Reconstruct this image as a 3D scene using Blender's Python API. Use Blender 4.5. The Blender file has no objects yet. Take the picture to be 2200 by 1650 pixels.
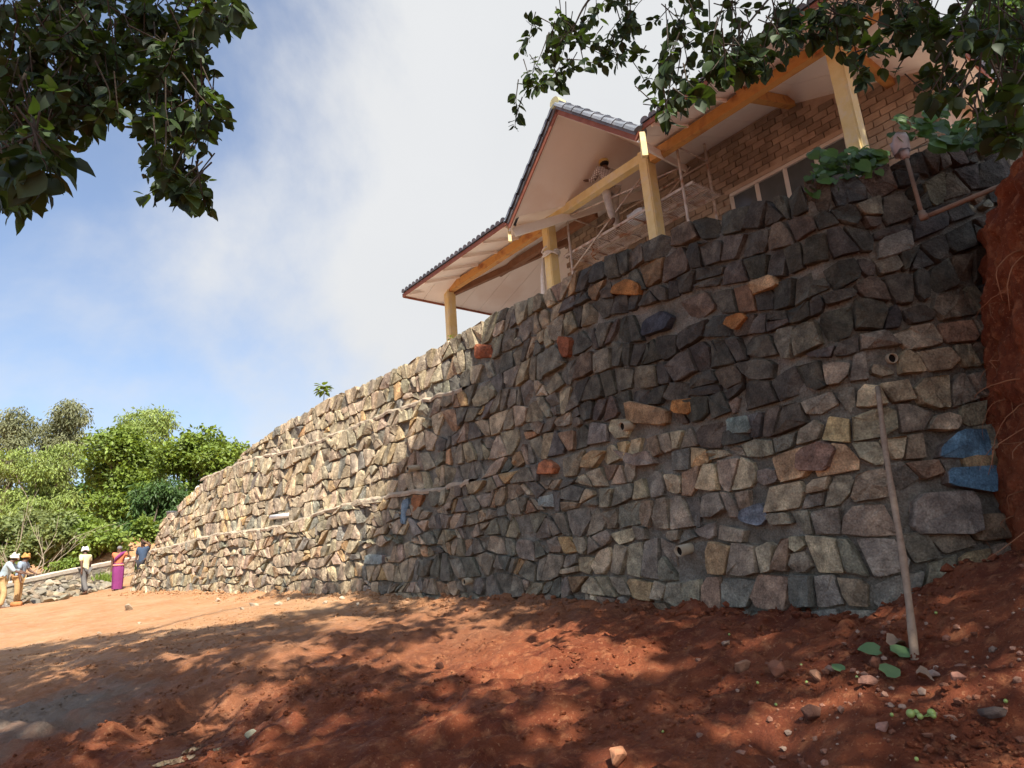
import bpy, bmesh, math, random
import numpy as np
from mathutils import Vector, Matrix
random.seed(7); RNG = np.random.default_rng(7)
sc = bpy.context.scene
COL = sc.collection
R_ = math.radians

# ------------------------------------------------------------------ camera
F = 1480.0                                   # focal length in photograph pixels (2200 wide)
CAMP = np.array([0.0, 0.0, 1.6])
_w = np.array([-424.0, 5475.0, -F]); _w /= np.linalg.norm(_w)
_sp = -_w[2]; _cp = math.sqrt(1 - _sp * _sp); _sr = -_w[0] / _cp; _cr = math.sqrt(1 - _sr * _sr)
FW = np.array([0, _cp, _sp]); _u0 = np.array([0, -_sp, _cp]); _r0 = np.array([1.0, 0, 0])
CR = _cr * _r0 - _sr * _u0; CU = _sr * _r0 + _cr * _u0
cam = bpy.data.cameras.new('camera'); cam.sensor_width = 36.0; cam.lens = F / 2200 * 36
cam.clip_start = 0.05; cam.clip_end = 3000
camo = bpy.data.objects.new('camera', cam); COL.objects.link(camo); sc.camera = camo
camo.matrix_world = Matrix(((CR[0], CU[0], -FW[0], 0), (CR[1], CU[1], -FW[1], 0), (CR[2], CU[2], -FW[2], 1.6), (0, 0, 0, 1)))

# ------------------------------------------------------------------ sun, sky, exposure
SUN_PHI, SUN_EL = R_(-68), R_(50)
SUN = np.array([math.cos(SUN_EL) * math.cos(SUN_PHI), math.cos(SUN_EL) * math.sin(SUN_PHI), math.sin(SUN_EL)])
sl = bpy.data.lights.new('sun', 'SUN'); sl.energy = 2.0; sl.angle = R_(0.5); sl.color = (1.0, 0.93, 0.82)
so = bpy.data.objects.new('sun', sl); COL.objects.link(so)
so.rotation_euler = Vector(SUN).to_track_quat('Z', 'Y').to_euler()
wd = bpy.data.worlds.new('World'); sc.world = wd; wd.use_nodes = True
nt = wd.node_tree; nt.nodes.clear()
def N(t, **k):
    n = nt.nodes.new(t)
    for a, b in k.items(): setattr(n, a, b)
    return n
L = lambda a, b: nt.links.new(a, b)
sky = N('ShaderNodeTexSky'); sky.sky_type = 'NISHITA'; sky.sun_disc = False
sky.sun_elevation = SUN_EL; sky.sun_rotation = math.pi / 2 - SUN_PHI
sky.air_density = 1.1; sky.dust_density = 2.2; sky.ozone_density = 1.4; sky.altitude = 300
tc = N('ShaderNodeTexCoord')
# cloud layer: noise over the direction, one broad bank and torn edges
mp = N('ShaderNodeMapping'); mp.inputs['Location'].default_value = (0.35, 0.1, 0.2); L(tc.outputs['Generated'], mp.inputs['Vector'])
n1 = N('ShaderNodeTexNoise'); n1.inputs['Scale'].default_value = 1.3; n1.inputs['Detail'].default_value = 10; n1.inputs['Roughness'].default_value = .56; n1.inputs['Distortion'].default_value = .25
L(mp.outputs[0], n1.inputs['Vector'])
dt = N('ShaderNodeVectorMath', operation='DOT_PRODUCT'); L(tc.outputs['Generated'], dt.inputs[0])
dt.inputs[1].default_value = tuple(np.array([0.42, 0.72, 0.56]) / np.linalg.norm([0.42, 0.72, 0.56]))
mr = N('ShaderNodeMapRange'); mr.inputs['From Min'].default_value = 0.73; mr.inputs['From Max'].default_value = 0.97
mr.inputs['To Min'].default_value = -0.14; mr.inputs['To Max'].default_value = 0.22; L(dt.outputs['Value'], mr.inputs['Value'])
ad = N('ShaderNodeMath', operation='ADD'); L(n1.outputs['Fac'], ad.inputs[0]); L(mr.outputs[0], ad.inputs[1])
cr = N('ShaderNodeValToRGB'); cr.color_ramp.elements[0].position = .40; cr.color_ramp.elements[1].position = .60
cr.color_ramp.elements[0].color = (.12, .12, .12, 1); cr.color_ramp.elements[1].color = (1, 1, 1, 1); cr.color_ramp.interpolation = 'EASE'
L(ad.outputs[0], cr.inputs[0])
n2 = N('ShaderNodeTexNoise'); n2.inputs['Scale'].default_value = 2.4; n2.inputs['Detail'].default_value = 6; L(mp.outputs[0], n2.inputs['Vector'])
cc = N('ShaderNodeMixRGB'); cc.inputs[1].default_value = (2.65, 2.72, 2.8, 1); cc.inputs[2].default_value = (3.1, 3.14, 3.19, 1); L(n2.outputs['Fac'], cc.inputs[0])
tint = N('ShaderNodeMixRGB'); tint.blend_type = 'MULTIPLY'; tint.inputs[0].default_value = 1; tint.inputs[2].default_value = (.70, .73, .78, 1); L(sky.outputs[0], tint.inputs[1])
mx = N('ShaderNodeMixRGB'); L(cr.outputs[0], mx.inputs[0]); L(tint.outputs[0], mx.inputs[1]); L(cc.outputs[0], mx.inputs[2])
bg = N('ShaderNodeBackground'); bg.inputs['Strength'].default_value = 0.055; L(mx.outputs[0], bg.inputs['Color'])
wo = N('ShaderNodeOutputWorld'); L(bg.outputs[0], wo.inputs['Surface'])
sc.view_settings.view_transform = 'Standard'; sc.view_settings.look = 'None'; sc.view_settings.gamma = 1
sc.view_settings.use_curve_mapping = False; sc.view_settings.exposure = 2.35
sc.cycles.max_bounces = 8; sc.cycles.transparent_max_bounces = 8; sc.cycles.use_denoising = True

# ------------------------------------------------------------------ pixel <-> place helpers (photograph pixels)
def proj(P):
    v = np.asarray(P, float) - CAMP
    d = v @ FW; d = np.where(d > 0.05, d, 0.05)
    return 1100 + F * (v @ CR) / d, 825 - F * (v @ CU) / d
def ray(px, py): return FW + CR * (px - 1100) / F + CU * (825 - py) / F
def at(px, py, Y):
    d = ray(px, py); return CAMP + d * (Y / d[1])
def infront(P): return ((np.asarray(P) - CAMP) @ FW) > 0.1
def inpoly(x, y, poly):
    x = np.asarray(x); y = np.asarray(y); r = np.zeros(x.shape, bool); n = len(poly)
    for i in range(n):
        x1, y1 = poly[i]; x2, y2 = poly[(i + 1) % n]
        c = ((y1 > y) != (y2 > y)) & (x < (x2 - x1) * (y - y1) / ((y2 - y1) if y2 != y1 else 1e-9) + x1)
        r ^= c
    return r

# ------------------------------------------------------------------ noise
def _h(i, j, k, s):
    n = (i.astype(np.int64) * 374761393 + j.astype(np.int64) * 668265263 + k.astype(np.int64) * 2147483647 + s * 974634777) & 0x7fffffff
    n = (n ^ (n >> 13)) * 1274126177 & 0x7fffffff
    return ((n ^ (n >> 16)) & 0xffff) / 65535.0
def vn(x, y, z=None, s=0):
    x = np.asarray(x, float); y = np.asarray(y, float); z = np.zeros_like(x) if z is None else np.asarray(z, float)
    i = np.floor(x); j = np.floor(y); k = np.floor(z); fx = x - i; fy = y - j; fz = z - k
    fx = fx * fx * (3 - 2 * fx); fy = fy * fy * (3 - 2 * fy); fz = fz * fz * (3 - 2 * fz)
    r = 0
    for a in (0, 1):
        for b in (0, 1):
            for c in (0, 1):
                r = r + _h(i + a, j + b, k + c, s) * (fx if a else 1 - fx) * (fy if b else 1 - fy) * (fz if c else 1 - fz)
    return r * 2 - 1
def fbm(x, y, z=None, o=4, s=0):
    r = 0; a = 1; t = 0; x = np.asarray(x, float); y = np.asarray(y, float)
    for q in range(o):
        f = 2 ** q
        r = r + a * vn(x * f + q * 7.3, y * f - q * 3.1, None if z is None else np.asarray(z) * f, s + q); t += a; a *= .5
    return r / t

# ------------------------------------------------------------------ object helpers
def tag(o, label=None, cat=None, group=None, kind=None):
    if label: o['label'] = label
    if cat: o['category'] = cat
    if group: o['group'] = group
    if kind: o['kind'] = kind
    return o
def empty(name, loc, label=None, cat=None, group=None, kind=None):
    o = bpy.data.objects.new(name, None); COL.objects.link(o); o.location = tuple(map(float, loc)); o.empty_display_size = .2
    return tag(o, label, cat, group, kind)
def link(name, me, parent=None, loc=None, rot=None, scale=None):
    o = bpy.data.objects.new(name, me); COL.objects.link(o)
    if loc is not None: o.location = tuple(map(float, loc))
    if rot is not None: o.rotation_euler = rot
    if scale is not None: o.scale = scale
    if parent is not None:
        o.parent = parent
        pl = parent_world(parent)
        o.matrix_parent_inverse = pl.inverted()
    return o
def parent_world(p):
    m = p.matrix_basis.copy()
    if p.parent is not None: m = parent_world(p.parent) @ p.matrix_parent_inverse @ m
    return m
def mesh(name, V, Fc, mat=None, smooth=False, col=None, midx=None):
    me = bpy.data.meshes.new(name)
    me.from_pydata(V.tolist() if hasattr(V, 'tolist') else [tuple(map(float, v)) for v in V], [], Fc.tolist() if hasattr(Fc, 'tolist') else Fc)
    for m in (mat if isinstance(mat, (list, tuple)) else [mat]):
        if m: me.materials.append(m)
    if smooth: me.polygons.foreach_set('use_smooth', [True] * len(me.polygons))
    if midx is not None: me.polygons.foreach_set('material_index', list(midx))
    if col is not None:
        a = me.color_attributes.new('Col', 'FLOAT_COLOR', 'POINT')
        c = np.ones((len(V), 4), np.float32); c[:, :3] = col; a.data.foreach_set('color', c.ravel())
    me.update(); return me
class MB:
    def __init__(s): s.v = []; s.f = []; s.c = []; s.n = 0
    def add(s, V, Fc, col=None):
        V = np.asarray(V, float).reshape(-1, 3); s.v.append(V)
        s.f += [tuple(int(i) + s.n for i in f) for f in Fc]; s.n += len(V)
        if col is not None: s.c.append(np.broadcast_to(np.asarray(col, float), (len(V), 3)))
        return s
    def box(s, c, ax, h, col=None):
        c = np.asarray(c, float); ax = [np.asarray(a, float) for a in ax]
        V = [c + ax[0] * h[0] * i + ax[1] * h[1] * j + ax[2] * h[2] * k for i in (-1, 1) for j in (-1, 1) for k in (-1, 1)]
        return s.add(V, [(0, 1, 3, 2), (4, 6, 7, 5), (0, 4, 5, 1), (2, 3, 7, 6), (0, 2, 6, 4), (1, 5, 7, 3)], col)
    def bar(s, a, b, w, h=None, up=(0, 0, 1), col=None):
        a = np.asarray(a, float); b = np.asarray(b, float); d = b - a; l = np.linalg.norm(d); d = d / l
        u = np.asarray(up, float); sd = np.cross(d, u)
        if np.linalg.norm(sd) < 1e-5: sd = np.cross(d, [1, 0, 0])
        sd /= np.linalg.norm(sd); u = np.cross(sd, d)
        return s.box((a + b) / 2, (d, sd, u), (l / 2, w / 2, (h or w) / 2), col)
    def tube(s, P, r, n=8, cap=True, col=None):
        P = np.asarray(P, float); m = len(P); r = np.broadcast_to(np.asarray(r, float), (m,))
        T = np.gradient(P, axis=0); T /= np.linalg.norm(T, axis=1)[:, None] + 1e-9
        ref = np.array([0, 0, 1.0]) if abs(T[0][2]) < .9 else np.array([1.0, 0, 0])
        V = []
        for i in range(m):
            a = np.cross(T[i], ref); a /= np.linalg.norm(a) + 1e-9; b = np.cross(T[i], a); ref = np.cross(a, T[i])
            for k in range(n):
                t = 2 * math.pi * k / n; V.append(P[i] + r[i] * (a * math.cos(t) + b * math.sin(t)))
        Fc = [(i * n + k, i * n + (k + 1) % n, (i + 1) * n + (k + 1) % n, (i + 1) * n + k) for i in range(m - 1) for k in range(n)]
        if cap: Fc += [tuple(range(n))[::-1], tuple((m - 1) * n + k for k in range(n))]
        return s.add(V, Fc, col)
    def ell(s, c, r, n=10, m=6, rot=None, col=None):
        V = []; c = np.asarray(c, float); r = np.broadcast_to(np.asarray(r, float), (3,))
        for i in range(m + 1):
            th = math.pi * i / m
            for k in range(n):
                p = np.array([math.sin(th) * math.cos(2 * math.pi * k / n), math.sin(th) * math.sin(2 * math.pi * k / n), math.cos(th)]) * r
                V.append(c + (p if rot is None else rot @ p))
        return s.add(V, [(i * n + k, (i + 1) * n + k, (i + 1) * n + (k + 1) % n, i * n + (k + 1) % n) for i in range(m) for k in range(n)], col)
    def mesh(s, name, mat, smooth=False):
        return mesh(name, np.concatenate(s.v), s.f, mat, smooth, np.concatenate(s.c) if s.c and sum(map(len, s.c)) == s.n else None)
    def build(s, name, mat, parent=None, smooth=False, **k):
        o = link(name, s.mesh(name, mat, smooth), parent)
        return tag(o, **k) if k else o

# ------------------------------------------------------------------ materials
def mat(name, c1, c2=None, scale=3.0, rough=.85, bump=.3, bscale=30., attr=False, detail=6, c3=None, c3scale=.6, spec=.25, dist=.02, transl=0., rnd=0., metal=0., grain=0.):
    m = bpy.data.materials.new(name); m.use_nodes = True; t = m.node_tree; nd = t.nodes; ln = t.links.new
    b = nd['Principled BSDF']; b.inputs['Roughness'].default_value = rough; b.inputs['Specular IOR Level'].default_value = spec; b.inputs['Metallic'].default_value = metal
    g = nd.new('ShaderNodeNewGeometry')
    no = nd.new('ShaderNodeTexNoise'); no.inputs['Scale'].default_value = scale; no.inputs['Detail'].default_value = detail; no.inputs['Roughness'].default_value = .6
    ln(g.outputs['Position'], no.inputs['Vector'])
    mi = nd.new('ShaderNodeMixRGB'); mi.inputs[1].default_value = (*c1, 1); mi.inputs[2].default_value = (*(c2 or c1), 1)
    rp = nd.new('ShaderNodeMapRange'); rp.inputs['From Min'].default_value = .32; rp.inputs['From Max'].default_value = .68; ln(no.outputs['Fac'], rp.inputs['Value']); ln(rp.outputs[0], mi.inputs[0])
    out = mi.outputs[0]
    if c3:
        n3 = nd.new('ShaderNodeTexNoise'); n3.inputs['Scale'].default_value = c3scale; n3.inputs['Detail'].default_value = 5; ln(g.outputs['Position'], n3.inputs['Vector'])
        r3 = nd.new('ShaderNodeMapRange'); r3.inputs['From Min'].default_value = .5; r3.inputs['From Max'].default_value = .68; ln(n3.outputs['Fac'], r3.inputs['Value'])
        m3 = nd.new('ShaderNodeMixRGB'); ln(r3.outputs[0], m3.inputs[0]); ln(out, m3.inputs[1]); m3.inputs[2].default_value = (*c3, 1); out = m3.outputs[0]
    if grain:
        ng = nd.new('ShaderNodeTexNoise'); ng.inputs['Scale'].default_value = 55; ng.inputs['Detail'].default_value = 4; ln(g.outputs['Position'], ng.inputs['Vector'])
        rg = nd.new('ShaderNodeMapRange'); rg.inputs['From Min'].default_value = .3; rg.inputs['From Max'].default_value = .7; rg.inputs['To Min'].default_value = 1 - grain; rg.inputs['To Max'].default_value = 1 + grain; ln(ng.outputs['Fac'], rg.inputs['Value'])
        vg = nd.new('ShaderNodeVectorMath'); vg.operation = 'SCALE'; ln(out, vg.inputs[0]); ln(rg.outputs[0], vg.inputs['Scale']); out = vg.outputs[0]
    if attr:
        a = nd.new('ShaderNodeAttribute'); a.attribute_name = 'Col'
        mu = nd.new('ShaderNodeMixRGB'); mu.blend_type = 'MULTIPLY'; mu.inputs[0].default_value = 1; ln(a.outputs['Color'], mu.inputs[1]); ln(out, mu.inputs[2]); out = mu.outputs[0]
    if rnd:
        oi = nd.new('ShaderNodeObjectInfo'); sm = nd.new('ShaderNodeMath'); sm.operation = 'ADD'; ln(oi.outputs['Random'], sm.inputs[0]); ln(g.outputs['Random Per Island'], sm.inputs[1])
        fr = nd.new('ShaderNodeMath'); fr.operation = 'FRACT'; ln(sm.outputs[0], fr.inputs[0])
        mr_ = nd.new('ShaderNodeMapRange'); mr_.inputs['To Min'].default_value = 1 - rnd; mr_.inputs['To Max'].default_value = 1 + rnd; ln(fr.outputs[0], mr_.inputs['Value'])
        vm = nd.new('ShaderNodeVectorMath'); vm.operation = 'SCALE'; ln(out, vm.inputs[0]); ln(mr_.outputs[0], vm.inputs['Scale']); out = vm.outputs[0]
    ln(out, b.inputs['Base Color'])
    if bump:
        nb = nd.new('ShaderNodeTexNoise'); nb.inputs['Scale'].default_value = bscale; nb.inputs['Detail'].default_value = 8; nb.inputs['Roughness'].default_value = .65; ln(g.outputs['Position'], nb.inputs['Vector'])
        bu = nd.new('ShaderNodeBump'); bu.inputs['Strength'].default_value = bump; bu.inputs['Distance'].default_value = dist; ln(nb.outputs['Fac'], bu.inputs['Height']); ln(bu.outputs[0], b.inputs['Normal'])
    if transl:
        tr = nd.new('ShaderNodeBsdfTranslucent'); ts = nd.new('ShaderNodeMixRGB'); ts.blend_type = 'MULTIPLY'; ts.inputs[0].default_value = 1; ln(out, ts.inputs[1]); ts.inputs[2].default_value = (2.2, 2.0, .7, 1); ln(ts.outputs[0], tr.inputs['Color'])
        mxs = nd.new('ShaderNodeMixShader'); mxs.inputs[0].default_value = transl; ln(b.outputs[0], mxs.inputs[1]); ln(tr.outputs[0], mxs.inputs[2]); ln(mxs.outputs[0], nd['Material Output'].inputs['Surface'])
    m['out'] = 1
    return m
W1 = (1, 1, 1)
m_stone = mat('wall_stone', (.62, .60, .58), (1.3, 1.25, 1.2), 8, .92, 1., 24, attr=True, c3=(1.7, 1.65, 1.55), c3scale=5.5, dist=.05, grain=.3)
m_mortar = mat('mortar', (.125, .115, .088), (.225, .205, .16), 7, .95, 1., 22, dist=.05, c3=(.27, .25, .20), c3scale=2.5, grain=.3)
m_mortar2 = mat('ledge_mortar', (.32, .26, .19), (.48, .40, .29), 7, .95, .8, 25, dist=.03)
m_rock = mat('rock', (.7, .68, .66), (1.2, 1.15, 1.1), 7, .9, .7, 22, attr=True, rnd=.3, dist=.03)
m_pale = mat('pale_mortar', (.42, .36, .28), (.58, .50, .40), 5, .95, .5, 25)
m_bark = mat('bark', (.09, .07, .05), (.20, .16, .12), 8, .95, .8, 25, dist=.03)
m_darkbark = mat('twig_bark', (.035, .028, .02), (.07, .055, .04), 10, .95, .5, 40)
m_leaf = mat('overhang_leaf', (.020, .040, .012), (.036, .062, .017), 1.5, .58, 0, transl=.30, rnd=.55, spec=.4)
m_skin = mat('dark_skin', (.10, .05, .03), (.13, .065, .04), 6, .55, 0, spec=.35)

# ------------------------------------------------------------------ ground surface (thin plate through surveyed points)
BASE = [(2130, 1250, 6.2), (1900, 1320, 6.3), (1700, 1312, 7.1), (1440, 1300, 8.5), (1100, 1283, 11), (810, 1275, 14), (600, 1278, 16.6), (440, 1272, 19.5), (295, 1272, 22.5)]
GP = [(0, 1650, 6.3), (1100, 1650, 4.8), (2200, 1650, 3.6), (0, 1500, 9), (0, 1390, 13.5), (0, 1330, 18), (500, 1400, 9.5), (1100, 1400, 8.), (1600, 1400, 6.2), (1970, 1410, 5), (2120, 1400, 4.6),
      (250, 1268, 25.5), (20, 1305, 20.5), (300, 1235, 30), (60, 1292, 24.5), (170, 1278, 25), (2080, 1235, 5.7), (600, 1500, 7.4), (1600, 1560, 4.9), (800, 1330, 11.8), (400, 1310, 16.)]
_ctl = [at(*q) for q in BASE + GP]
_ctl += [np.array(q, float) for q in [(0, -12, -.3), (0, 0, .05), (-3, 2.5, .08), (2.6, 1, .3), (-16, -10, -.6), (14, -8, .6), (6, 2, .8), (-30, 8, .3), (-40, 24, 1.2), (-45, 50, 4.), (-22, 46, 5.0), (-15, 40, 4.2), (5, 40, 3), (30, 20, 1.5), (30, 60, 4), (-80, 30, 1), (-60, -20, -1), (60, -20, 1)]]
_ctl = np.array(_ctl)
def _tps_fit(C, lam=.02):
    d = np.linalg.norm(C[:, None, :2] - C[None, :, :2], axis=2) + 1e-9
    K = d * d * np.log(d) ; n = len(C); K += lam * np.eye(n)
    P = np.c_[np.ones(n), C[:, :2]]
    A = np.block([[K, P], [P.T, np.zeros((3, 3))]])
    return np.linalg.solve(A, np.r_[C[:, 2], 0, 0, 0])
_tw = _tps_fit(_ctl)
def g0(x, y):
    x = np.asarray(x, float); y = np.asarray(y, float); n = len(_ctl); r = np.zeros(np.broadcast(x, y).shape)
    for i in range(n):
        d2 = (x - _ctl[i, 0]) ** 2 + (y - _ctl[i, 1]) ** 2 + 1e-12
        r += _tw[i] * .5 * d2 * np.log(d2)
    r += _tw[n] + _tw[n + 1] * x + _tw[n + 2] * y
    rr = np.hypot(x + 5, y - 15); k = np.clip((rr - 42) / 40, 0, 1); k = k * k * (3 - 2 * k)
    return np.clip(r, -2, 7) * (1 - k) + 2.0 * k
def gray(px, py):
    d = ray(px, py)
    t = np.linspace(1, 60, 1200); P = CAMP + d[None] * t[:, None]
    z = g0(P[:, 0], P[:, 1]); i = np.argmax(P[:, 2] < z); return P[i] if P[i, 2] < z[i] else P[-1]
PUD = [(374, 1537, .085, .12), (438, 1553, .06, .10), (418, 1580, .07, .10), (392, 1616, .09, .09), (475, 1587, .10, .05), (352, 1628, .08, .06)]
_pud = []
for px, py, a, b in PUD:
    c = gray(px, py); c[2] = float(g0(c[0], c[1])) - .02; _pud.append((c, a * 1.0, b * 2.2))
_pl0 = min(q[0][2] for q in _pud)
for q in _pud: q[0][2] = _pl0
_bc = np.array([at(*q) for q in BASE])
def wdist(x, y):
    r = np.full(np.broadcast(x, y).shape, 1e9)
    for i in range(len(_bc) - 1):
        a = _bc[i, :2]; d = _bc[i + 1, :2] - a; l = d @ d
        t = np.clip(((x - a[0]) * d[0] + (y - a[1]) * d[1]) / l, 0, 1)
        r = np.minimum(r, np.hypot(x - a[0] - t * d[0], y - a[1] - t * d[1]))
    return r
def gh(x, y):
    x = np.asarray(x, float); y = np.asarray(y, float)
    z = g0(x, y); r = np.hypot(x, y)
    near = np.clip((17 - r) / 9, .22, 1)
    n = .075 * fbm(x * .8, y * .8, o=3, s=3)
    a = fbm(x * 2.6 + .5 * y, y * 2.6, o=3, s=11); n = n + near * .10 * np.sign(a) * np.abs(a) ** 1.1
    n = n + near * .04 * np.maximum(0, fbm(x * 5.5, y * 5.5, o=4, s=21) - .04) * 2.2 + near * .075 * (np.abs(fbm(x * 6.5, y * 6.5, o=4, s=61)) - .15) * np.clip(.5 + 1.6 * fbm(x * .9, y * .9, o=2, s=63), 0, 1.3)
    n = n + near * .032 * fbm(x * 15, y * 19, o=2, s=31)
    wl = wdist(x, y); mound = np.clip(1 - wl / 1.0, 0, 1) ** 1.5
    n = n + mound * (.14 * np.abs(fbm(x * 1.7, y * 1.7, o=4, s=41)) + .10 * fbm(x * 5, y * 5, o=3, s=43))
    for yc, ph in ((5.6, 0.), (7.0, .35)):        # wheel ruts curving across the near ground
        dr = y - (yc + .10 * x + .035 * x * x + .12 * np.sin(x * .8 + ph)); n = n - .055 * np.exp(-(dr / .13) ** 2) * (1 + .35 * np.sin(x * 26 + 8 * dr)) + .03 * np.exp(-((np.abs(dr) - .22) / .07) ** 2)
    z = z + n
    for c, a, b in _pud:
        k = np.exp(-(((x - c[0]) / (a * 3)) ** 2 + ((y - c[1]) / (b * 3)) ** 2) ** 2)
        z = z * (1 - k) + (c[2] - .03) * k
    return z
def axis(lo, a, b, hi, d):
    m = list(np.arange(a, b, d)); s = d; q = m[-1]
    while q < hi: s *= 1.16; q += s; m.append(q)
    s = d; q = m[0]; l = []
    while q > lo: s *= 1.16; q -= s; l.append(q)
    return np.array(l[::-1] + m)
gx = axis(-400, -9.5, 5.2, 400, .045); gy = axis(-120, 3.2, 14.5, 600, .05)
X, Y = np.meshgrid(gx, gy); Z = gh(X, Y)
nx, ny = len(gx), len(gy)
ii = np.arange(nx * ny).reshape(ny, nx)
Fq = np.stack([ii[:-1, :-1], ii[:-1, 1:], ii[1:, 1:], ii[1:, :-1]], -1).reshape(-1, 4)

def soil_material(name, dry=True, gain=1.):
    m = bpy.data.materials.new(name); m.use_nodes = True; t = m.node_tree; nd = t.nodes; ln = t.links.new; b = nd['Principled BSDF']
    g = nd.new('ShaderNodeNewGeometry')
    def noise(s, d=6, r=.6):
        n = nd.new('ShaderNodeTexNoise'); n.inputs['Scale'].default_value = s; n.inputs['Detail'].default_value = d; n.inputs['Roughness'].default_value = r; ln(g.outputs['Position'], n.inputs['Vector']); return n
    def rng(s, a, c, lo=0, hi=1):
        n = nd.new('ShaderNodeMapRange'); n.inputs['From Min'].default_value = a; n.inputs['From Max'].default_value = c; n.inputs['To Min'].default_value = lo; n.inputs['To Max'].default_value = hi; ln(s, n.inputs['Value']); return n.outputs[0]
    def mixc(f, a, c, bl='MIX'):
        n = nd.new('ShaderNodeMixRGB'); n.blend_type = bl
        for i, q in ((0, f), (1, a), (2, c)):
            if isinstance(q, tuple): n.inputs[i].default_value = (*q, 1)
            elif isinstance(q, float): n.inputs[i].default_value = q
            else: ln(q, n.inputs[i])
        return n.outputs[0]
    def mth(op, a, c):
        n = nd.new('ShaderNodeMath'); n.operation = op; n.use_clamp = True
        for i, q in ((0, a), (1, c)):
            if isinstance(q, float): n.inputs[i].default_value = q
            else: ln(q, n.inputs[i])
        return n.outputs[0]
    c = mixc(rng(noise(1.6).outputs[0], .38, .62), (.145, .034, .013), (.255, .072, .028))
    c = mixc(rng(noise(9, 5).outputs[0], .52, .72), c, (.36, .135, .058))
    c = mixc(rng(noise(34, 4).outputs[0], .60, .75), c, (.42, .20, .10))
    c = mixc(rng(noise(60, 3).outputs[0], .62, .7, 0, .6), c, (.05, .015, .008))
    if dry:
        sep = nd.new('ShaderNodeSeparateXYZ'); ln(g.outputs['Position'], sep.inputs[0])
        # dry, dusty, trafficked soil further up the track
        ad = nd.new('ShaderNodeMath'); ad.operation = 'MULTIPLY_ADD'; ln(sep.outputs['X'], ad.inputs[0]); ad.inputs[1].default_value = -.35; ln(sep.outputs['Y'], ad.inputs[2])
        n4 = noise(.5, 4); ad2 = nd.new('ShaderNodeMath'); ad2.operation = 'MULTIPLY_ADD'; ln(n4.outputs[0], ad2.inputs[0]); ad2.inputs[1].default_value = 5.0; ln(ad.outputs[0], ad2.inputs[2])
        dryf = rng(ad2.outputs[0], 10.0, 17.5)
        cd = mixc(rng(noise(1.1).outputs[0], .35, .65), (.38, .185, .080), (.45, .265, .138))
        cd = mixc(rng(noise(7).outputs[0], .5, .7, 0, .7), cd, (.48, .30, .19))
        c = mixc(dryf, c, cd)
        # grey ash patch with a ragged edge
        for (gx_, gy_, r_, colr) in ((ASH[0], ASH[1], 1.15, (.21, .18, .14)),):
            cx = nd.new('ShaderNodeVectorMath'); cx.operation = 'DISTANCE'; ln(g.outputs['Position'], cx.inputs[0]); cx.inputs[1].default_value = (gx_, gy_, ASH[2])
            na = noise(1.4, 6); q = nd.new('ShaderNodeMath'); q.operation = 'MULTIPLY_ADD'; ln(na.outputs[0], q.inputs[0]); q.inputs[1].default_value = 2.6; ln(cx.outputs['Value'], q.inputs[2])
            c = mixc(rng(q.outputs[0], r_ + .75, r_ + 1.55, .8, 0), c, colr)
    if gain != 1.: c = mixc(1.0, c, (gain, gain, gain), 'MULTIPLY')
    ln(c, b.inputs['Base Color'])
    ln(rng(noise(1.2, 5).outputs[0], .40, .6, .62, .95), b.inputs['Roughness']); b.inputs['Specular IOR Level'].default_value = .25
    nb = noise(28, 10, .7); bu = nd.new('ShaderNodeBump'); bu.inputs['Strength'].default_value = 1; bu.inputs['Distance'].default_value = .045; ln(nb.outputs[0], bu.inputs['Height'])
    nb2 = noise(120, 4, .6); bu2 = nd.new('ShaderNodeBump'); bu2.inputs['Strength'].default_value = .7; bu2.inputs['Distance'].default_value = .006; ln(nb2.outputs[0], bu2.inputs['Height']); ln(bu.outputs[0], bu2.inputs['Normal']); ln(bu2.outputs[0], b.inputs['Normal'])
    return m
ASH = gray(20, 1560)
m_soil = soil_material('laterite_soil'); m_soilr = soil_material('bank_soil', False, 1.25)
ground = tag(link('ground', mesh('ground', np.c_[X.ravel(), Y.ravel(), Z.ravel()], Fq, m_soil, True)), kind='structure', label='red laterite soil track, churned and damp in front, dusty further up')
def gp(px, py):                     # place on the finished ground seen at a photograph pixel
    d = ray(px, py); t = np.linspace(1.5, 45, 3000); P = CAMP + d[None] * t[:, None]
    z = gh(P[:, 0], P[:, 1]); i = int(np.argmax(P[:, 2] < z)); return np.array([P[i, 0], P[i, 1], z[i]])

# ------------------------------------------------------------------ retaining wall
_pl = [(7.6, 7.6), (5.6, 6.5)] + [tuple(q[:2]) for q in _bc] + [(-12.75, 23.1), (-12.75, 23.9), (-12.2, 24.8), (-11, 25.6)]
_bz = [1.2, 1.2] + [q[2] for q in _bc] + [1.85, 1.9, 1.95, 2]
_pl = np.array(_pl)
def _catmull(P, n=24):
    P = np.asarray(P, float); Q = np.vstack([2 * P[0] - P[1], P, 2 * P[-1] - P[-2]]); o = []
    for i in range(1, len(Q) - 2):
        for t in np.linspace(0, 1, n, endpoint=False):
            a, b, c, d = Q[i - 1:i + 3]
            o.append(.5 * (2 * b + (c - a) * t + (2 * a - 5 * b + 4 * c - d) * t * t + (3 * b - a - 3 * c + d) * t ** 3))
    o.append(Q[-2]); return np.array(o)
_cu = _catmull(np.c_[_pl, _bz])
for _ in range(30): _cu[1:-1] = (_cu[:-2] + 2 * _cu[1:-1] + _cu[2:]) / 4
_s = np.r_[0, np.cumsum(np.linalg.norm(np.diff(_cu[:, :2], axis=0), axis=1))]; UL = _s[-1]
def plan(u):
    return np.stack([np.interp(u, _s, _cu[:, 0]), np.interp(u, _s, _cu[:, 1])], -1)
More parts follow.
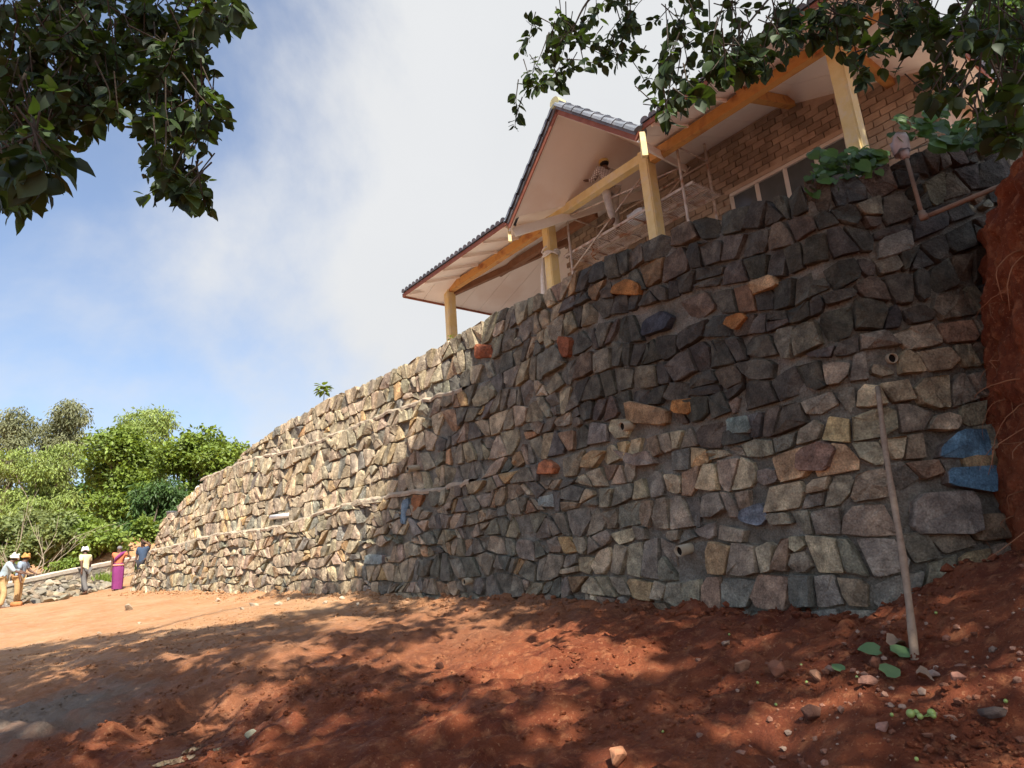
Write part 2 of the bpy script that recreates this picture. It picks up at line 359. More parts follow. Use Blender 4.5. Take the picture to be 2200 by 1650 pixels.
def pnorm(u):                       # outward normal of the wall in plan
    t = plan(np.asarray(u) + .15) - plan(np.asarray(u) - .15); t /= np.linalg.norm(t, axis=-1, keepdims=True) + 1e-9
    return np.stack([-t[..., 1], t[..., 0]], -1)
_nn = pnorm(np.array([UL * .4]))[0]; SGN = 1.0 if _nn @ (np.array([0, 0]) - plan(UL * .4)) > 0 else -1.0
LED = [3.1, 5.0]
def ledge_z(k, u):
    return LED[k] + .06 * np.sin(np.asarray(u) * .9 + k) + .10 * np.clip(np.sin((np.asarray(u) - 9) * .35), 0, 1) * (1 - k)
def sback(u, z):
    zb = np.interp(u, _s, _cu[:, 2]); r = .09 * (z - zb); fd = [np.interp(u, [8.6, 11], [.0, 1]), np.interp(u, [9.2, 11.6], [.0, 1])]
    for k in (0, 1): r = r + .15 * fd[k] * np.clip((z - ledge_z(k, u)) / .03, 0, 1)
    return r
def S(u, z, d=0.):                  # point of the wall face, d metres proud
    u = np.asarray(u, float); z = np.asarray(z, float); n = pnorm(u) * SGN
    p = plan(u) + n * (d - sback(u, z))[..., None]
    return np.concatenate([p, z[..., None]], -1)
_gu, _gz = np.meshgrid(np.linspace(.2, UL - .2, 700), np.linspace(.4, 6.8, 130))
_gp = S(_gu, _gz); _gpx, _gpy = proj(_gp.reshape(-1, 3)); _gok = np.ones(_gu.size, bool)
_gok &= (_gu.ravel() < np.interp(-12.75, [-20, 20], [0, 0]) + UL - 2.2)
def wuv(px, py):
    d = (_gpx - px) ** 2 + (_gpy - py) ** 2 + np.where(_gok, 0, 1e9); i = int(np.argmin(d)); return _gu.ravel()[i], _gz.ravel()[i]
TOP = [(2200, 250), (2000, 316), (1850, 374), (1700, 405), (1500, 471), (1300, 560), (1050, 682), (850, 790), (700, 860), (600, 920), (520, 975), (450, 1025), (400, 1068), (350, 1122)]
_tt = np.array([wuv(*q) for q in TOP]); _o = np.argsort(_tt[:, 0]); _tt = _tt[_o]
print('TOP uz', np.round(_tt, 2).tolist(), 'UL', UL)
_tu = np.r_[0, _tt[:, 0], 26.85, 26.95, 27.4, 27.8, 28.3, UL]; _tz = np.r_[_tt[0, 1], _tt[:, 1], 3.35, 2.74, 2.62, 2.48, 2.42, 2.4]
def ztop(u): return np.interp(u, _tu, _tz) + .05 * fbm(np.asarray(u) * 1.6, np.asarray(u) * 0, o=2, s=5)
wall = empty('retaining_wall', (*plan(8.0), 1.0), 'tall curving dry-grey rubble stone retaining wall with stepped ledges below the pavilion', 'wall', kind='thing')
# recessed mortar body, with a real thickness and a top
uu = np.linspace(0, UL, 640); tz = np.linspace(0, 1, 130)
U2, T2 = np.meshgrid(uu, tz); ZT = ztop(U2) - .10; Z2 = .3 + (ZT - .3) * T2
for k in (0, 1):                     # keep rows tight round the ledges so the steps stay crisp
    lz = ledge_z(k, U2); dd = Z2 - lz; Z2 = np.where(np.abs(dd) < .03, lz + np.sign(dd + 1e-6) * .016, Z2)
Z2 = np.minimum(np.maximum.accumulate(Z2, axis=0), ZT)
Pm = S(U2, Z2, -.012 + .04 * fbm(U2 * 5, Z2 * 5, o=4, s=77))
n_ = pnorm(uu) * SGN
back = np.concatenate([plan(uu) - n_ * (sback(uu, ZT[-1]) + .55)[:, None], (ZT[-1] + .03)[:, None]], 1)
bot = np.concatenate([plan(uu) - n_ * 1.6, np.full((len(uu), 1), .3)], 1)
Vm = np.concatenate([Pm.reshape(-1, 3), back, bot]); a, b_ = U2.shape
im = np.arange((a + 2) * b_).reshape(a + 2, b_)
Fm = np.stack([im[:-1, :-1], im[:-1, 1:], im[1:, 1:], im[1:, :-1]], -1).reshape(-1, 4)
link('mortar_core', mesh('mortar_core', Vm, Fm, m_mortar, False), wall)

def inset(P, g):
    """shrink a convex-ish polygon by g on every side (half-plane clipping)"""
    P = np.asarray(P, float); n = len(P); A = .5 * sum(P[i][0] * P[(i + 1) % n][1] - P[(i + 1) % n][0] * P[i][1] for i in range(n))
    if A < 0: P = P[::-1]
    Q = [p for p in P]
    for i in range(n):
        a = P[i]; b = P[(i + 1) % n]; e = b - a; l = np.hypot(*e)
        if l < 1e-6: continue
        nn = np.array([-e[1], e[0]]) / l; gi = g * random.uniform(.5, 1.6); out = []
        for j in range(len(Q)):
            p, q = Q[j], Q[(j + 1) % len(Q)]; dp = (p - a) @ nn - gi; dq = (q - a) @ nn - gi
            if dp >= 0: out.append(p)
            if (dp >= 0) != (dq >= 0): out.append(p + (q - p) * dp / (dp - dq))
        Q = out
        if len(Q) < 3: return None
    return np.array(Q)
def roundpoly(Q, k=.2):
    n = len(Q); o = []
    if k < .15:                       # squared rubble: mostly crisp corners, some knocked off, whole stone slightly turned
        an = random.gauss(0, .07); c = Q.mean(0); ca, sa = math.cos(an), math.sin(an); Q = c + (Q - c) @ np.array([[ca, sa], [-sa, ca]]) * .985
        for i in range(n):
            a, b, d = Q[i - 1], Q[i], Q[(i + 1) % n]
            k1, k2 = (random.uniform(.18, .42), random.uniform(.18, .42)) if random.random() < .26 else (random.uniform(.03, .09), random.uniform(.03, .09))
            o += [b + (a - b) * k1, b + (d - b) * k2]
        o2 = [o[0]]
        for p in o[1:]:
            if np.hypot(*(p - o2[-1])) > .012: o2.append(p)
        return np.array(o2)
    for i in range(n):
        a, b, c = Q[i - 1], Q[i], Q[(i + 1) % n]
        k1 = k * random.uniform(.35, 1.5); k2 = k * random.uniform(.35, 1.5)
        o += [b + (a - b) * k1, b + (c - b) * k2]
    o2 = [o[0]]
    for p in o[1:]:
        if np.hypot(*(p - o2[-1])) > .022: o2.append(p)
    return np.array(o2)
def stone_geo(Q, surf, proud, rough=.012, col=(.2, .2, .2), face=None):
    """one rubble stone: outline Q in (u, z) -> verts, faces, colours"""
    n = len(Q); c = Q.mean(0); tl = np.array([random.uniform(-.07, .07), random.uniform(-.07, .07)]); al_ = random.uniform(0, 6.28); chd = np.array([math.cos(al_), math.sin(al_)]); cht = random.uniform(.0, .07); chs = random.choice([0, 0, .25, .5])
    def ringp(k, d, j):
        q = c + (Q - c) * k; q = q + np.random.default_rng(random.randrange(1 << 30)).normal(0, j, q.shape)
        dd = d + (q - c) @ tl - np.maximum(0, (q - c) @ chd - cht) * chs + np.array([random.gauss(0, rough) for _ in range(len(q))])
        return surf(q[:, 0], q[:, 1], dd)
    B = surf(Q[:, 0], Q[:, 1], np.full(n, -.07))
    r1 = ringp(1.0, proud * .86, .003); r2 = ringp(random.uniform(.93, .97), proud, .003)
    cc = surf(c[:1], c[1:2], np.array([proud + random.gauss(.004, rough)]))
    V = np.concatenate([B, r1, r2, cc]); Fc = []
    for i in range(n):
        j = (i + 1) % n
        Fc += [(i, j, n + j, n + i), (n + i, n + j, 2 * n + j, 2 * n + i), (2 * n + i, 2 * n + j, 3 * n)]
    C = np.tile(np.asarray(col, float), (3 * n + 1, 1))
    if face is not None: C[2 * n:] = face
    return V, Fc, C
# rows of stones tier by tier
rs = random.Random(11)
cells = []
def tier(z0f, z1f, nrow, u0, u1, wid):
    hs = [rs.uniform(.75, 1.3) for _ in range(nrow)]; tot = sum(hs); cum = [0]
    for h in hs: cum.append(cum[-1] + h / tot)
    sd = rs.randrange(1000); ug = np.arange(-1, UL + 2, .06); za = np.array([z0f(q) for q in ug]); zc = np.array([z1f(q) for q in ug]); tab = []
    for k in range(nrow + 1):
        z = za + (zc - za) * cum[k]; fr = np.clip((zc - za) / 1.2, 0, 1)
        if 0 < k < nrow: z = z + fr * (np.interp(ug, [7, 10], [.08, .10]) * vn(ug * 1.1 + k * 9., ug * 0 + k * 3.7, s=sd) + np.interp(ug, [7, 10], [.06, .08]) * vn(ug * 3.3 + k * 5., ug * 0 + k * 1.7, s=sd + 1))
        tab.append(z)
    def bnd(k, u): return float(np.interp(u, ug, tab[k]))
    for k in range(nrow):
        u = u0 + rs.uniform(-.3, 0); sl0 = 0
        while u < u1:
            h = bnd(k + 1, u) - bnd(k, u); w = wid(u) * rs.choice([.62, .8, .95, 1.05, 1.25, 1.5]) * rs.uniform(.9, 1.1)
            sl1 = rs.uniform(-.085, .085) if u < 8 else rs.uniform(-.14, .14)
            P = [(u + sl0, bnd(k, u + sl0)), (u + w + sl1, bnd(k, u + w + sl1)), (u + w - sl1, bnd(k + 1, u + w - sl1)), (u - sl0, bnd(k + 1, u - sl0))]
            um, bm, tm = u + w / 2, bnd(k, u + w / 2), bnd(k + 1, u + w / 2)
            P = [np.array(q, float) for q in P]
            if w > .28: P.insert(1, np.array([um, bm])); P.insert(4, np.array([um, tm]))
            P = np.array(P); r = rs.random()
            far = um > 9.5
            def cut(P, p0, dr):
                nn = np.array([-dr[1], dr[0]]); res = []
                for sgn in (1, -1):
                    o = []
                    for j in range(len(P)):
                        p, q = P[j], P[(j + 1) % len(P)]; dp = sgn * ((p - p0) @ nn); dq = sgn * ((q - p0) @ nn)
                        if dp >= 0: o.append(p)
                        if (dp >= 0) != (dq >= 0): o.append(p + (q - p) * dp / (dp - dq))
                    if len(o) >= 3: res.append(np.array(o))
                return res
            c = P.mean(0)
            if bnd(k + 1, um) - bnd(k, um) < .10: sl0 = sl1; u += w; continue
            if r < (.06 if far else .07): cells.extend(cut(P, c + [0, rs.uniform(-.04, .04)], np.array([1, rs.uniform(-.3, .3)])))
            elif r < (.20 if far else .13): cells.extend(cut(P, c, np.array([rs.uniform(.3, 1), rs.choice([-1, 1]) * rs.uniform(.5, 1)])))
            else: cells.append(P)
            sl0 = sl1; u += w
wid = lambda u: np.interp(u, [0, 4, 8, 12, 20, 26], [.315, .31, .29, .25, .21, .195])
zb = lambda u: float(np.interp(u, _s, _cu[:, 2])) - .25
zl0 = lambda u: float(ledge_z(0, u)); zl1 = lambda u: float(ledge_z(1, u)) + (min(float(ledge_z(1, u)), float(ztop(u)) - 1.0) - float(ledge_z(1, u))) * float(np.interp(u, [8.5, 10.5], [1, 0]))
tier(zb, lambda u: min(zl0(u) - .005, max(float(ztop(u)), zb(u) + .3)), 8, .1, UL - .3, wid)
tier(lambda u: zl0(u) + .03, lambda u: min(zl1(u) - .005, max(float(ztop(u)), zl0(u) + .08)), 5, .1, UL - 3, wid)
tier(lambda u: zl1(u) + .03, lambda u: max(float(ztop(u)), zl1(u) + .08), 3, .1, UL - 5, wid)
SPEC = [  # painted and other singular stones, outlines in the photograph, colour, painted face
    ([(2003, 992), (2008, 962), (2050, 926), (2124, 922), (2128, 986)], (.20, .17, .14), (.15, .30, .43), .1),
    ([(2026, 1050), (2020, 1004), (2128, 998), (2132, 1056)], (.20, .17, .14), (.15, .31, .45), .09),
    ([(1957, 1142), (1954, 1062), (2080, 1058), (2098, 1080), (2096, 1144)], (.26, .235, .20), None, .12),
    ([(1884, 560), (1882, 515), (1952, 497), (1958, 540)], (.24, .23, .19), None, .09),
    ([(1318, 636), (1326, 612), (1352, 600), (1382, 612), (1382, 638)], (.30, .14, .045), None, .10),
    ([(1385, 725), (1390, 690), (1425, 670), (1448, 678), (1444, 710)], (.055, .062, .075), None, .10),
    ([(1205, 735), (1212, 655 + 70), (1230, 725), (1228, 765), (1208, 768)], (.26, .10, .05), None, .09),
    ([(1025, 770), (1024, 740), (1056, 738), (1056, 768)], (.28, .10, .05), None, .08),
    ([(1160, 1018), (1165, 995), (1185, 985), (1200, 1000), (1198, 1015)], (.38, .16, .08), None, .10),
    ([(1352, 905), (1356, 862), (1440, 882), (1438, 912)], (.30, .21, .12), None, .10),
    ([(1450, 890), (1452, 862), (1492, 852), (1490, 888)], (.34, .17, .06), None, .09),
    ([(1564, 700), (1566, 685), (1600, 668), (1616, 686), (1590, 712)], (.36, .17, .06), None, .09),
    ([(1612, 632), (1622, 608), (1674, 594), (1678, 614), (1620, 638)], (.42, .30, .17), None, .10),
    ([(878, 1128), (866, 1125), (868, 1072), (882, 1070)], (.15, .22, .28), None, .06),
    ([(886, 1110), (890, 1066), (912, 1062), (905, 1090)], (.28, .13, .06), None, .06),
    ([(786, 1212), (788, 1188), (828, 1190), (830, 1214)], (.24, .20, .18), (.26, .32, .32), .07),
    ([(1165, 1092), (1160, 1066), (1198, 1062), (1200, 1088)], (.23, .22, .20), (.24, .28, .26), .07),
    ([(1570, 935), (1566, 900), (1618, 890), (1624, 928)], (.20, .19, .17), (.19, .24, .21), .07),
    ([(1592, 1120), (1596, 1100), (1640, 1078), (1662, 1112), (1640, 1128)], (.17, .17, .17), (.17, .20, .23), .07),
    ([(1725, 1010), (1728, 970), (1765, 945), (1800, 965), (1790, 1012)], (.24, .16, .12), None, .09),
    ([(1320, 965), (1365, 940 + 40), (1402, 965), (1418, 1000), (1362, 1000)], (.25, .21, .17), None, .09)]
spec_uv = [np.array([wuv(*q) for q in s_[0]]) for s_ in SPEC]
PIPES = [(1480, 1178, .062, .17), (1356, 916, .062, .16), (1915, 775, .05, .015), (900, 1006, .06, .26), (840, 1201, .055, .08), (1012, 1246, .055, .13), (848, 1128, .05, .06), (502, 1222, .045, .16)]
pipe_uv = [wuv(q[0], q[1]) for q in PIPES]
def hsv_j(c, a=.10):
    c = np.array(c); g_ = c.mean(); c = g_ + (c - g_) * .80; k = rs.uniform(1 - a * 1.8, 1 + a * 1.8); return np.clip(np.array(c) * np.array([1.26, 1.26, 1.07]) * k * np.array([rs.uniform(1 - a / 2, 1 + a / 2) for _ in range(3)]), .01, .9)
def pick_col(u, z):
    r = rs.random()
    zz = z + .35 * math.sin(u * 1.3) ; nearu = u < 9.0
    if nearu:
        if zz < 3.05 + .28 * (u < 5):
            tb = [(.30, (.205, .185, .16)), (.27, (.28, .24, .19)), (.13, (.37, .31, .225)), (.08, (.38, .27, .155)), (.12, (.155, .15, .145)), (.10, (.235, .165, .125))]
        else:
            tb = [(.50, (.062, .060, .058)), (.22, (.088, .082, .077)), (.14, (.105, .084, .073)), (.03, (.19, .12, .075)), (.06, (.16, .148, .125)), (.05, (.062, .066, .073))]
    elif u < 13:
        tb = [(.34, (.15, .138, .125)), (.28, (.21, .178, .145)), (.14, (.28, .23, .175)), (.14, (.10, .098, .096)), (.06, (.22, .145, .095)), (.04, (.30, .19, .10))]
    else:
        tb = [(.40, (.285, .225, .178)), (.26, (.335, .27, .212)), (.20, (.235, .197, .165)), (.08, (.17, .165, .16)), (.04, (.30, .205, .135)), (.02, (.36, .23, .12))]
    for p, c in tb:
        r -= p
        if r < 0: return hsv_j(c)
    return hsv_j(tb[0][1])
stones = []
random.seed(5)
for P in cells:
    c = P.mean(0)
    if c[1] > float(ztop(c[0])) + .02 or c[0] > UL - .4 or c[0] < .15: continue
    P = np.array(P); P[:, 1] = np.minimum(P[:, 1], ztop(P[:, 0]) + random.uniform(.0, .05))
    if any(inpoly(c[0], c[1], q) or np.min(np.hypot(*(q - c).T)) < .06 for q in spec_uv): continue
    if any(math.hypot(c[0] - q[0], c[1] - q[1]) < .13 for q in pipe_uv): continue
    g = random.uniform(.006, .013) if c[0] > 4 or c[1] > 3.1 else random.uniform(.009, .018)
    Q = inset(P, g)
    if Q is None or len(Q) < 3: continue
    ext = Q.max(0) - Q.min(0)
    if ext.min() < (.11 if c[0] < 9 else .07): continue
    Q = roundpoly(Q, .10)
    if len(Q) < 4: continue
    k = random.random()
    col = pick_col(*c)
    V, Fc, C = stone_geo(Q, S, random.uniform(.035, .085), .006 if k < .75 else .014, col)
    C = C * np.random.default_rng(random.randrange(1 << 30)).uniform(.88, 1.1, (len(C), 1))
    stones.append((V, Fc, C))
for s_, uv in zip(SPEC, spec_uv):
    Q = roundpoly(np.array(uv), .15)
    V, Fc, C = stone_geo(Q, S, s_[3], .008, s_[1], s_[2]); stones.append((V, Fc, C))
# the 300 that show largest are stones of their own, the rest one mass
area = []
for V, Fc, C in stones:
    px, py = proj(V); inn = (px.mean() > -20) & (px.mean() < 2150) & (py.mean() > 0)
    area.append((px.max() - px.min()) * (py.max() - py.min()) if inn else 0)
order = np.argsort(area)[::-1]; ns = len(SPEC)
big = set(order[:300 - ns].tolist()) | set(range(len(stones) - ns, len(stones)))
mass = MB()
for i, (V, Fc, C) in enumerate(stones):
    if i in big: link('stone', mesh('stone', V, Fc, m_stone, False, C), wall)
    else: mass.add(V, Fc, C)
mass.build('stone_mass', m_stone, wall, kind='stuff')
print('stones', len(stones))
# mortar smeared on ledges and along the crest
for k in (0, 1):
    ul = np.linspace(11.7 if k == 0 else 12.2, 26.75 if k == 0 else 24.2, 260); q = MB(); lz = ledge_z(k, ul)
    prof = [(.045, -.06), (.055, -.01), (.03, .03), (-.10, .045), (-.22, .05)]
    V = []; n_2 = pnorm(ul) * SGN; sb = sback(ul, lz - .05)
    for d, dz in prof:
        dd = d + .05 * fbm(ul * 5, ul * 0 + d * 9, o=3, s=9 + k); zz = lz + dz + .05 * fbm(ul * 4, ul * 0 + d * 5, o=3, s=19 + k)
        V.append(np.concatenate([plan(ul) + n_2 * (dd - sb)[:, None], zz[:, None]], 1))
    m_ = len(ul); V = np.concatenate(V); idx = np.arange(5 * m_).reshape(5, m_)
    q.add(V, np.stack([idx[:-1, :-1], idx[:-1, 1:], idx[1:, 1:], idx[1:, :-1]], -1).reshape(-1, 4).tolist())
    q.build('ledge_cap', m_mortar2, wall)
m_pvc = mat('old_plastic_pipe', (.34, .29, .20), (.42, .36, .25), 8, .6, .2, 40)
m_shade_eye = mat('bore_shade_and_eye', (.012, .010, .008), None, 5, 1, 0)  # near-black for the painted shade in the pipes, and for eyes
for (px, py, r, ln_), (u, z) in zip(PIPES, pipe_uv):
    p = S(np.array([u]), np.array([z]), np.array([0.]))[0]; n = np.r_[pnorm(np.array([u]))[0] * SGN, -.12]; n /= np.linalg.norm(n)
    q = MB(); a = p - n * .35; b = p + n * (ln_ + .03); P = np.array([a, p, b, b, p, a + n * .1]); rr = [r, r, r, r * .82, r * .82, r * .82]
    T = n; e1 = np.cross(T, [0, 0, 1]); e1 /= np.linalg.norm(e1); e2 = np.cross(T, e1); V = []
    for pp, r2 in zip(P, rr):
        for t in range(18): V.append(pp + r2 * (e1 * math.cos(t * math.pi / 9) + e2 * math.sin(t * math.pi / 9)))
    q.add(V, [(i * 18 + k, i * 18 + (k + 1) % 18, (i + 1) * 18 + (k + 1) % 18, (i + 1) * 18 + k) for i in range(5) for k in range(18)] + [tuple(5 * 18 + k for k in range(18))])
    wp_ = q.build('weep_pipe', m_pvc, wall, True); e_ = b - n * .035
    MB().add([e_ + r * .83 * (e1 * math.cos(t * math.pi / 9) + e2 * math.sin(t * math.pi / 9)) for t in range(18)], [tuple(range(18))]).build('bore_shade_disc', m_shade_eye, wp_)  # black disc painted in for the shade inside the pipe mouth

# ------------------------------------------------------------------ terrace behind the wall
ut = np.linspace(0, UL - 5, 150); nin = np.tile(np.array([[.80, .60]]), (150, 1)); zt = ztop(ut); rows = []
for off, dz in ((.35, -.10), (.75, -.02), (1.4, .04), (2.4, .12), (4, .2), (7, .25), (12, .2), (24, 0), (45, -.6)):
    p = plan(ut) + nin * (sback(ut, zt) + off)[:, None]; k = min(1, off / 3.)
    zz = zt + dz + (np.maximum(np.where(ut < 13, 6.32, zt + .2), zt) - zt) * k + .05 * fbm(p[:, 0] * 1.5, p[:, 1] * 1.5, o=3, s=8)
    rows.append(np.concatenate([p, zz[:, None]], 1))
it = np.arange(len(rows) * len(ut)).reshape(len(rows), len(ut))
tag(link('upper_terrace', mesh('upper_terrace', np.concatenate(rows), np.stack([it[:-1, :-1], it[:-1, 1:], it[1:, 1:], it[1:, :-1]], -1).reshape(-1, 4), mat('pale_bounce_ground', (.42, .35, .28), (.54, .46, .38), 3, .95, .6, 30), True)), kind='structure')  # pale ground tone added to bounce light up onto the soffit

# ------------------------------------------------------------------ earth bank on the right
bk = _catmull(np.array([[4.9, 7.6], [4.22, 6.5], [4.05, 6.1], [3.93, 5.6], [3.84, 5.0], [3.80, 4.4], [3.95, 3.4], [4.6, 2.0], [5.8, .6], [7.6, -1.5], [11, -4]]), 16)
bs = np.r_[0, np.cumsum(np.linalg.norm(np.diff(bk, axis=0), axis=1))]
ub = np.r_[np.linspace(0, 3.4, 140), np.linspace(3.5, bs[-1], 50)]; zz_ = np.linspace(0, 1, 110); UB, TB = np.meshgrid(ub, zz_)
bx = np.interp(UB, bs, bk[:, 0]); by = np.interp(UB, bs, bk[:, 1])
tb_ = np.stack([np.gradient(bx, axis=1), np.gradient(by, axis=1)], -1); tb_ /= np.linalg.norm(tb_, axis=-1, keepdims=True)
nb_ = np.stack([tb_[..., 1], -tb_[..., 0]], -1); nb_ *= np.sign((nb_ * np.array([-1., -.3])).sum(-1, keepdims=True))
zlow = -.2; zhi = np.interp(UB, [0, 2.2, 4.2, 7], [4.7, 4.5, 5.2, 6.0]) + .25 * fbm(UB * .7, UB * 0, o=2, s=3); ZB = zlow + (zhi - zlow) * TB
flare = .85 * np.clip(1 - (ZB - .4) / 1.3, 0, 1) ** 2
lean = -.15 * (ZB - 1)
dsp = flare + lean + .16 * fbm(UB * .9, ZB * .7, o=4, s=51) + .14 * fbm(UB * 3.5, ZB * 1.6, o=4, s=52) + .10 * fbm(UB * 9, ZB * 6, o=5, s=53) + .05 * np.maximum(0, fbm(UB * 16, ZB * 14, o=3, s=54))
PB = np.stack([bx + nb_[..., 0] * dsp, by + nb_[..., 1] * dsp, ZB], -1)
inb = PB[-1] + np.array([1.2, -.1, .2]); inb2 = PB[-1] + np.array([9, -.6, .4])
VB = np.concatenate([PB.reshape(-1, 3), inb, inb2]); ib = np.arange(112 * 190).reshape(112, 190)
bank = tag(link('earth_bank', mesh('earth_bank', VB, np.stack([ib[:-1, :-1], ib[:-1, 1:], ib[1:, 1:], ib[1:, :-1]], -1).reshape(-1, 4), m_soilr, True)), kind='structure', label='steep cut bank of red earth beside the stone wall')
m_root = mat('root', (.28, .12, .06), (.40, .20, .10), 10, .9, .4, 40)
rr_ = random.Random(3)
for k in range(28):
    iu = rr_.randrange(40, 120); iz = rr_.randrange(40, 100); p = PB[iz, iu].copy(); nn = np.r_[nb_[iz, iu], 0]; pts = [p - nn * .06]
    d = nn * .6 + np.array([rr_.uniform(-.7, .2), rr_.uniform(-.3, .6), rr_.uniform(-.5, .3)])
    for j in range(7):
        p = p + d * .06; d = d + np.array([rr_.uniform(-.35, .35), rr_.uniform(-.35, .35), rr_.uniform(-.55, .12)]) - nn * .12; pts.append(p)
    MB().tube(pts, np.linspace(.006, .002, 8) * rr_.uniform(.6, 1.3), 5).build('root', m_root, bank, True)

# ------------------------------------------------------------------ pavilion above the wall
BB = np.array([-math.cos(R_(51)), math.sin(R_(51)), 0]); OO = np.array([-math.sin(R_(51)), -math.cos(R_(51)), 0]); ZZ = np.array([0, 0, 1.0])
P2 = np.array([3.1, 12.0, 0])
def bp(t, off, z): return P2 + BB * t + OO * off + ZZ * z
FLOOR = 6.45; T0, T1 = -4.86, 7.8; OF, WA, OBK = 1.2, -2.0, -9.0; EZ = 8.97; SL = .353
def sof(off): return EZ + SL * (OF - off)
m_yellow = mat('yellow_primer', (.64, .49, .22), (.72, .58, .30), 5, .6, .2, 30, c3=(.66, .55, .36), c3scale=6)
m_orange = mat('orange_primer', (.52, .26, .075), (.60, .34, .12), 4, .6, .2, 30, c3=(.34, .13, .05), c3scale=4)
m_brown = mat('brown_beam', (.20, .095, .055), (.28, .14, .08), 5, .7, .2, 30)
m_soffit = mat('pink_soffit_board', (.86, .77, .70), (.90, .82, .76), 1.2, .75, .08, 20, c3=(.80, .68, .60), c3scale=.9)
m_white = mat('white_board', (.66, .62, .56), (.74, .70, .64), 3, .7, .1, 20)
m_fascia = mat('red_fascia', (.24, .085, .055), (.32, .13, .085), 6, .7, .25, 30)
m_tile = mat('grey_roof_tile', (.13, .15, .18), (.20, .22, .25), 5, .7, .3, 30, rnd=.2)
m_brick = mat('laterite_brick', (.235, .18, .14), (.34, .27, .21), 4, .95, .7, 30, rnd=.25, dist=.02, c3=(.40, .32, .25), c3scale=1.3)
m_joint = mat('brick_joint', (.42, .32, .25), (.50, .40, .31), 6, .95, .4, 30)
m_glass = mat('window_glass', (.06, .07, .075), (.10, .11, .115), 2, .15, 0, spec=.6)
m_alu = mat('aluminium', (.62, .58, .53), (.68, .64, .6), 4, .45, 0)
m_floor = mat('floor_slab', (.50, .44, .38), (.58, .52, .46), 3, .9, .3, 20)
pav = empty('pavilion', bp(1, -3, FLOOR), 'brick pavilion with grey tiled roof, pink soffit and yellow posts above the stone wall', 'building', kind='thing')
q = MB(); q.box(bp((T0 + T1) / 2, -4.2, FLOOR - .3), (BB, OO, ZZ), ((T1 - T0) / 2 - .2, 4.6, .3)); q.build('floor_slab', m_floor, pav)
# walls: recessed joint body and bricks laid on it
WT0, WT1, WBK = -4.3, 4.6, -6.0; WH = sof(WA) - .0
hipz = lambda t: min(WH, EZ + SL * (t - T0))
wl = MB(); tk = T0 + (WH - EZ) / SL; pf_ = [(WT0, FLOOR), (WT1, FLOOR), (WT1, WH), (tk, WH), (WT0, hipz(WT0))]
wl.add([bp(t, o_, z) for o_ in (WA - .012, WBK) for t, z in pf_], [(4, 3, 2, 1, 0), (5, 6, 7, 8, 9)] + [(i, (i + 1) % 5, 5 + (i + 1) % 5, 5 + i) for i in range(5)])
wall_b = wl.build('wall', m_joint, pav)
bl, bh = .285, .142
rb = random.Random(4)
bmes = []
for k in range(5):
    V = []; 
    for i in (-1, 1):
        for j in (-1, 1):
            for z in (-1, 1): V.append((i * (bl / 2 - .008) + rb.uniform(-.006, .006), j * .03 + rb.uniform(-.006, .006), z * (bh / 2 - .007) + rb.uniform(-.005, .005)))
    me = mesh('brick', np.array(V), [(0, 1, 3, 2), (4, 6, 7, 5), (0, 4, 5, 1), (2, 3, 7, 6), (0, 2, 6, 4), (1, 5, 7, 3)], m_brick); bmes.append(me)
WIN = [(-2.85, -.37, 7.3, 8.76)]
cand = []
for face in ('front',):
    r = 0; z = FLOOR + .9
    while z < WH - .05:
        a0, a1 = (WT0, WT1) if face == 'front' else (0, WA - WBK)
        x = a0 + (bl / 2 if r % 2 else 0)
        while x < a1 - bl * .6:
            xm = x + bl / 2
            if z + bh > hipz(x) - .01: x += bl; continue
            if not (face == 'front' and WIN[0][0] - .1 < xm < WIN[0][1] + .1 and z < WIN[0][3] + .08):
                P = bp(xm, WA + .002, z + bh / 2) if face == 'front' else bp(WT0 + .01, WA - xm, z + bh / 2)
                px, py = proj(P); iu = np.interp(px, *zip(*sorted([(a, b) for a, b in TOP])))
                if py < iu + 25: cand.append((face, P, px))
            x += bl
        z += bh; r += 1
cand.sort(key=lambda c: np.linalg.norm(c[1] - CAMP))
rest = MB()
for i, (face, P, px) in enumerate(cand):
    ax = BB if face == 'front' else -OO; ang = math.atan2(ax[1], ax[0])
    if i < 298: link('brick', bmes[i % 5], wall_b, P, (0, 0, ang))
    else: rest.box(P, (ax, np.cross(ZZ, ax), ZZ), (bl / 2 - .008, .03, bh / 2 - .007))
if rest.n: rest.build('brick_mass', m_brick, wall_b, kind='stuff')
print('bricks', len(cand))
for (a, b, z0, z1) in WIN:
    w_ = MB(); w_.box(bp((a + b) / 2, WA + .03, (z0 + z1) / 2), (BB, OO, ZZ), ((b - a) / 2, .015, (z1 - z0) / 2)); wo_ = w_.build('window', m_glass, pav)
    f = MB(); f.bar(bp(a, WA + .06, z1), bp(b, WA + .06, z1), .08, .07); f.bar(bp(a, WA + .06, z0), bp(b, WA + .06, z0), .08, .07)
    for t in (a + .02, a + .62, a + 1.25, a + 1.87, b - .02): f.bar(bp(t, WA + .06, z0), bp(t, WA + .06, z1), .05, .07)
    f.build('window_frame', m_alu, wo_)
    f = MB(); f.bar(bp(a - .1, WA + .05, z1 + .09), bp(b + .1, WA + .05, z1 + .09), .1, .09); f.build('lintel', m_joint, wo_)
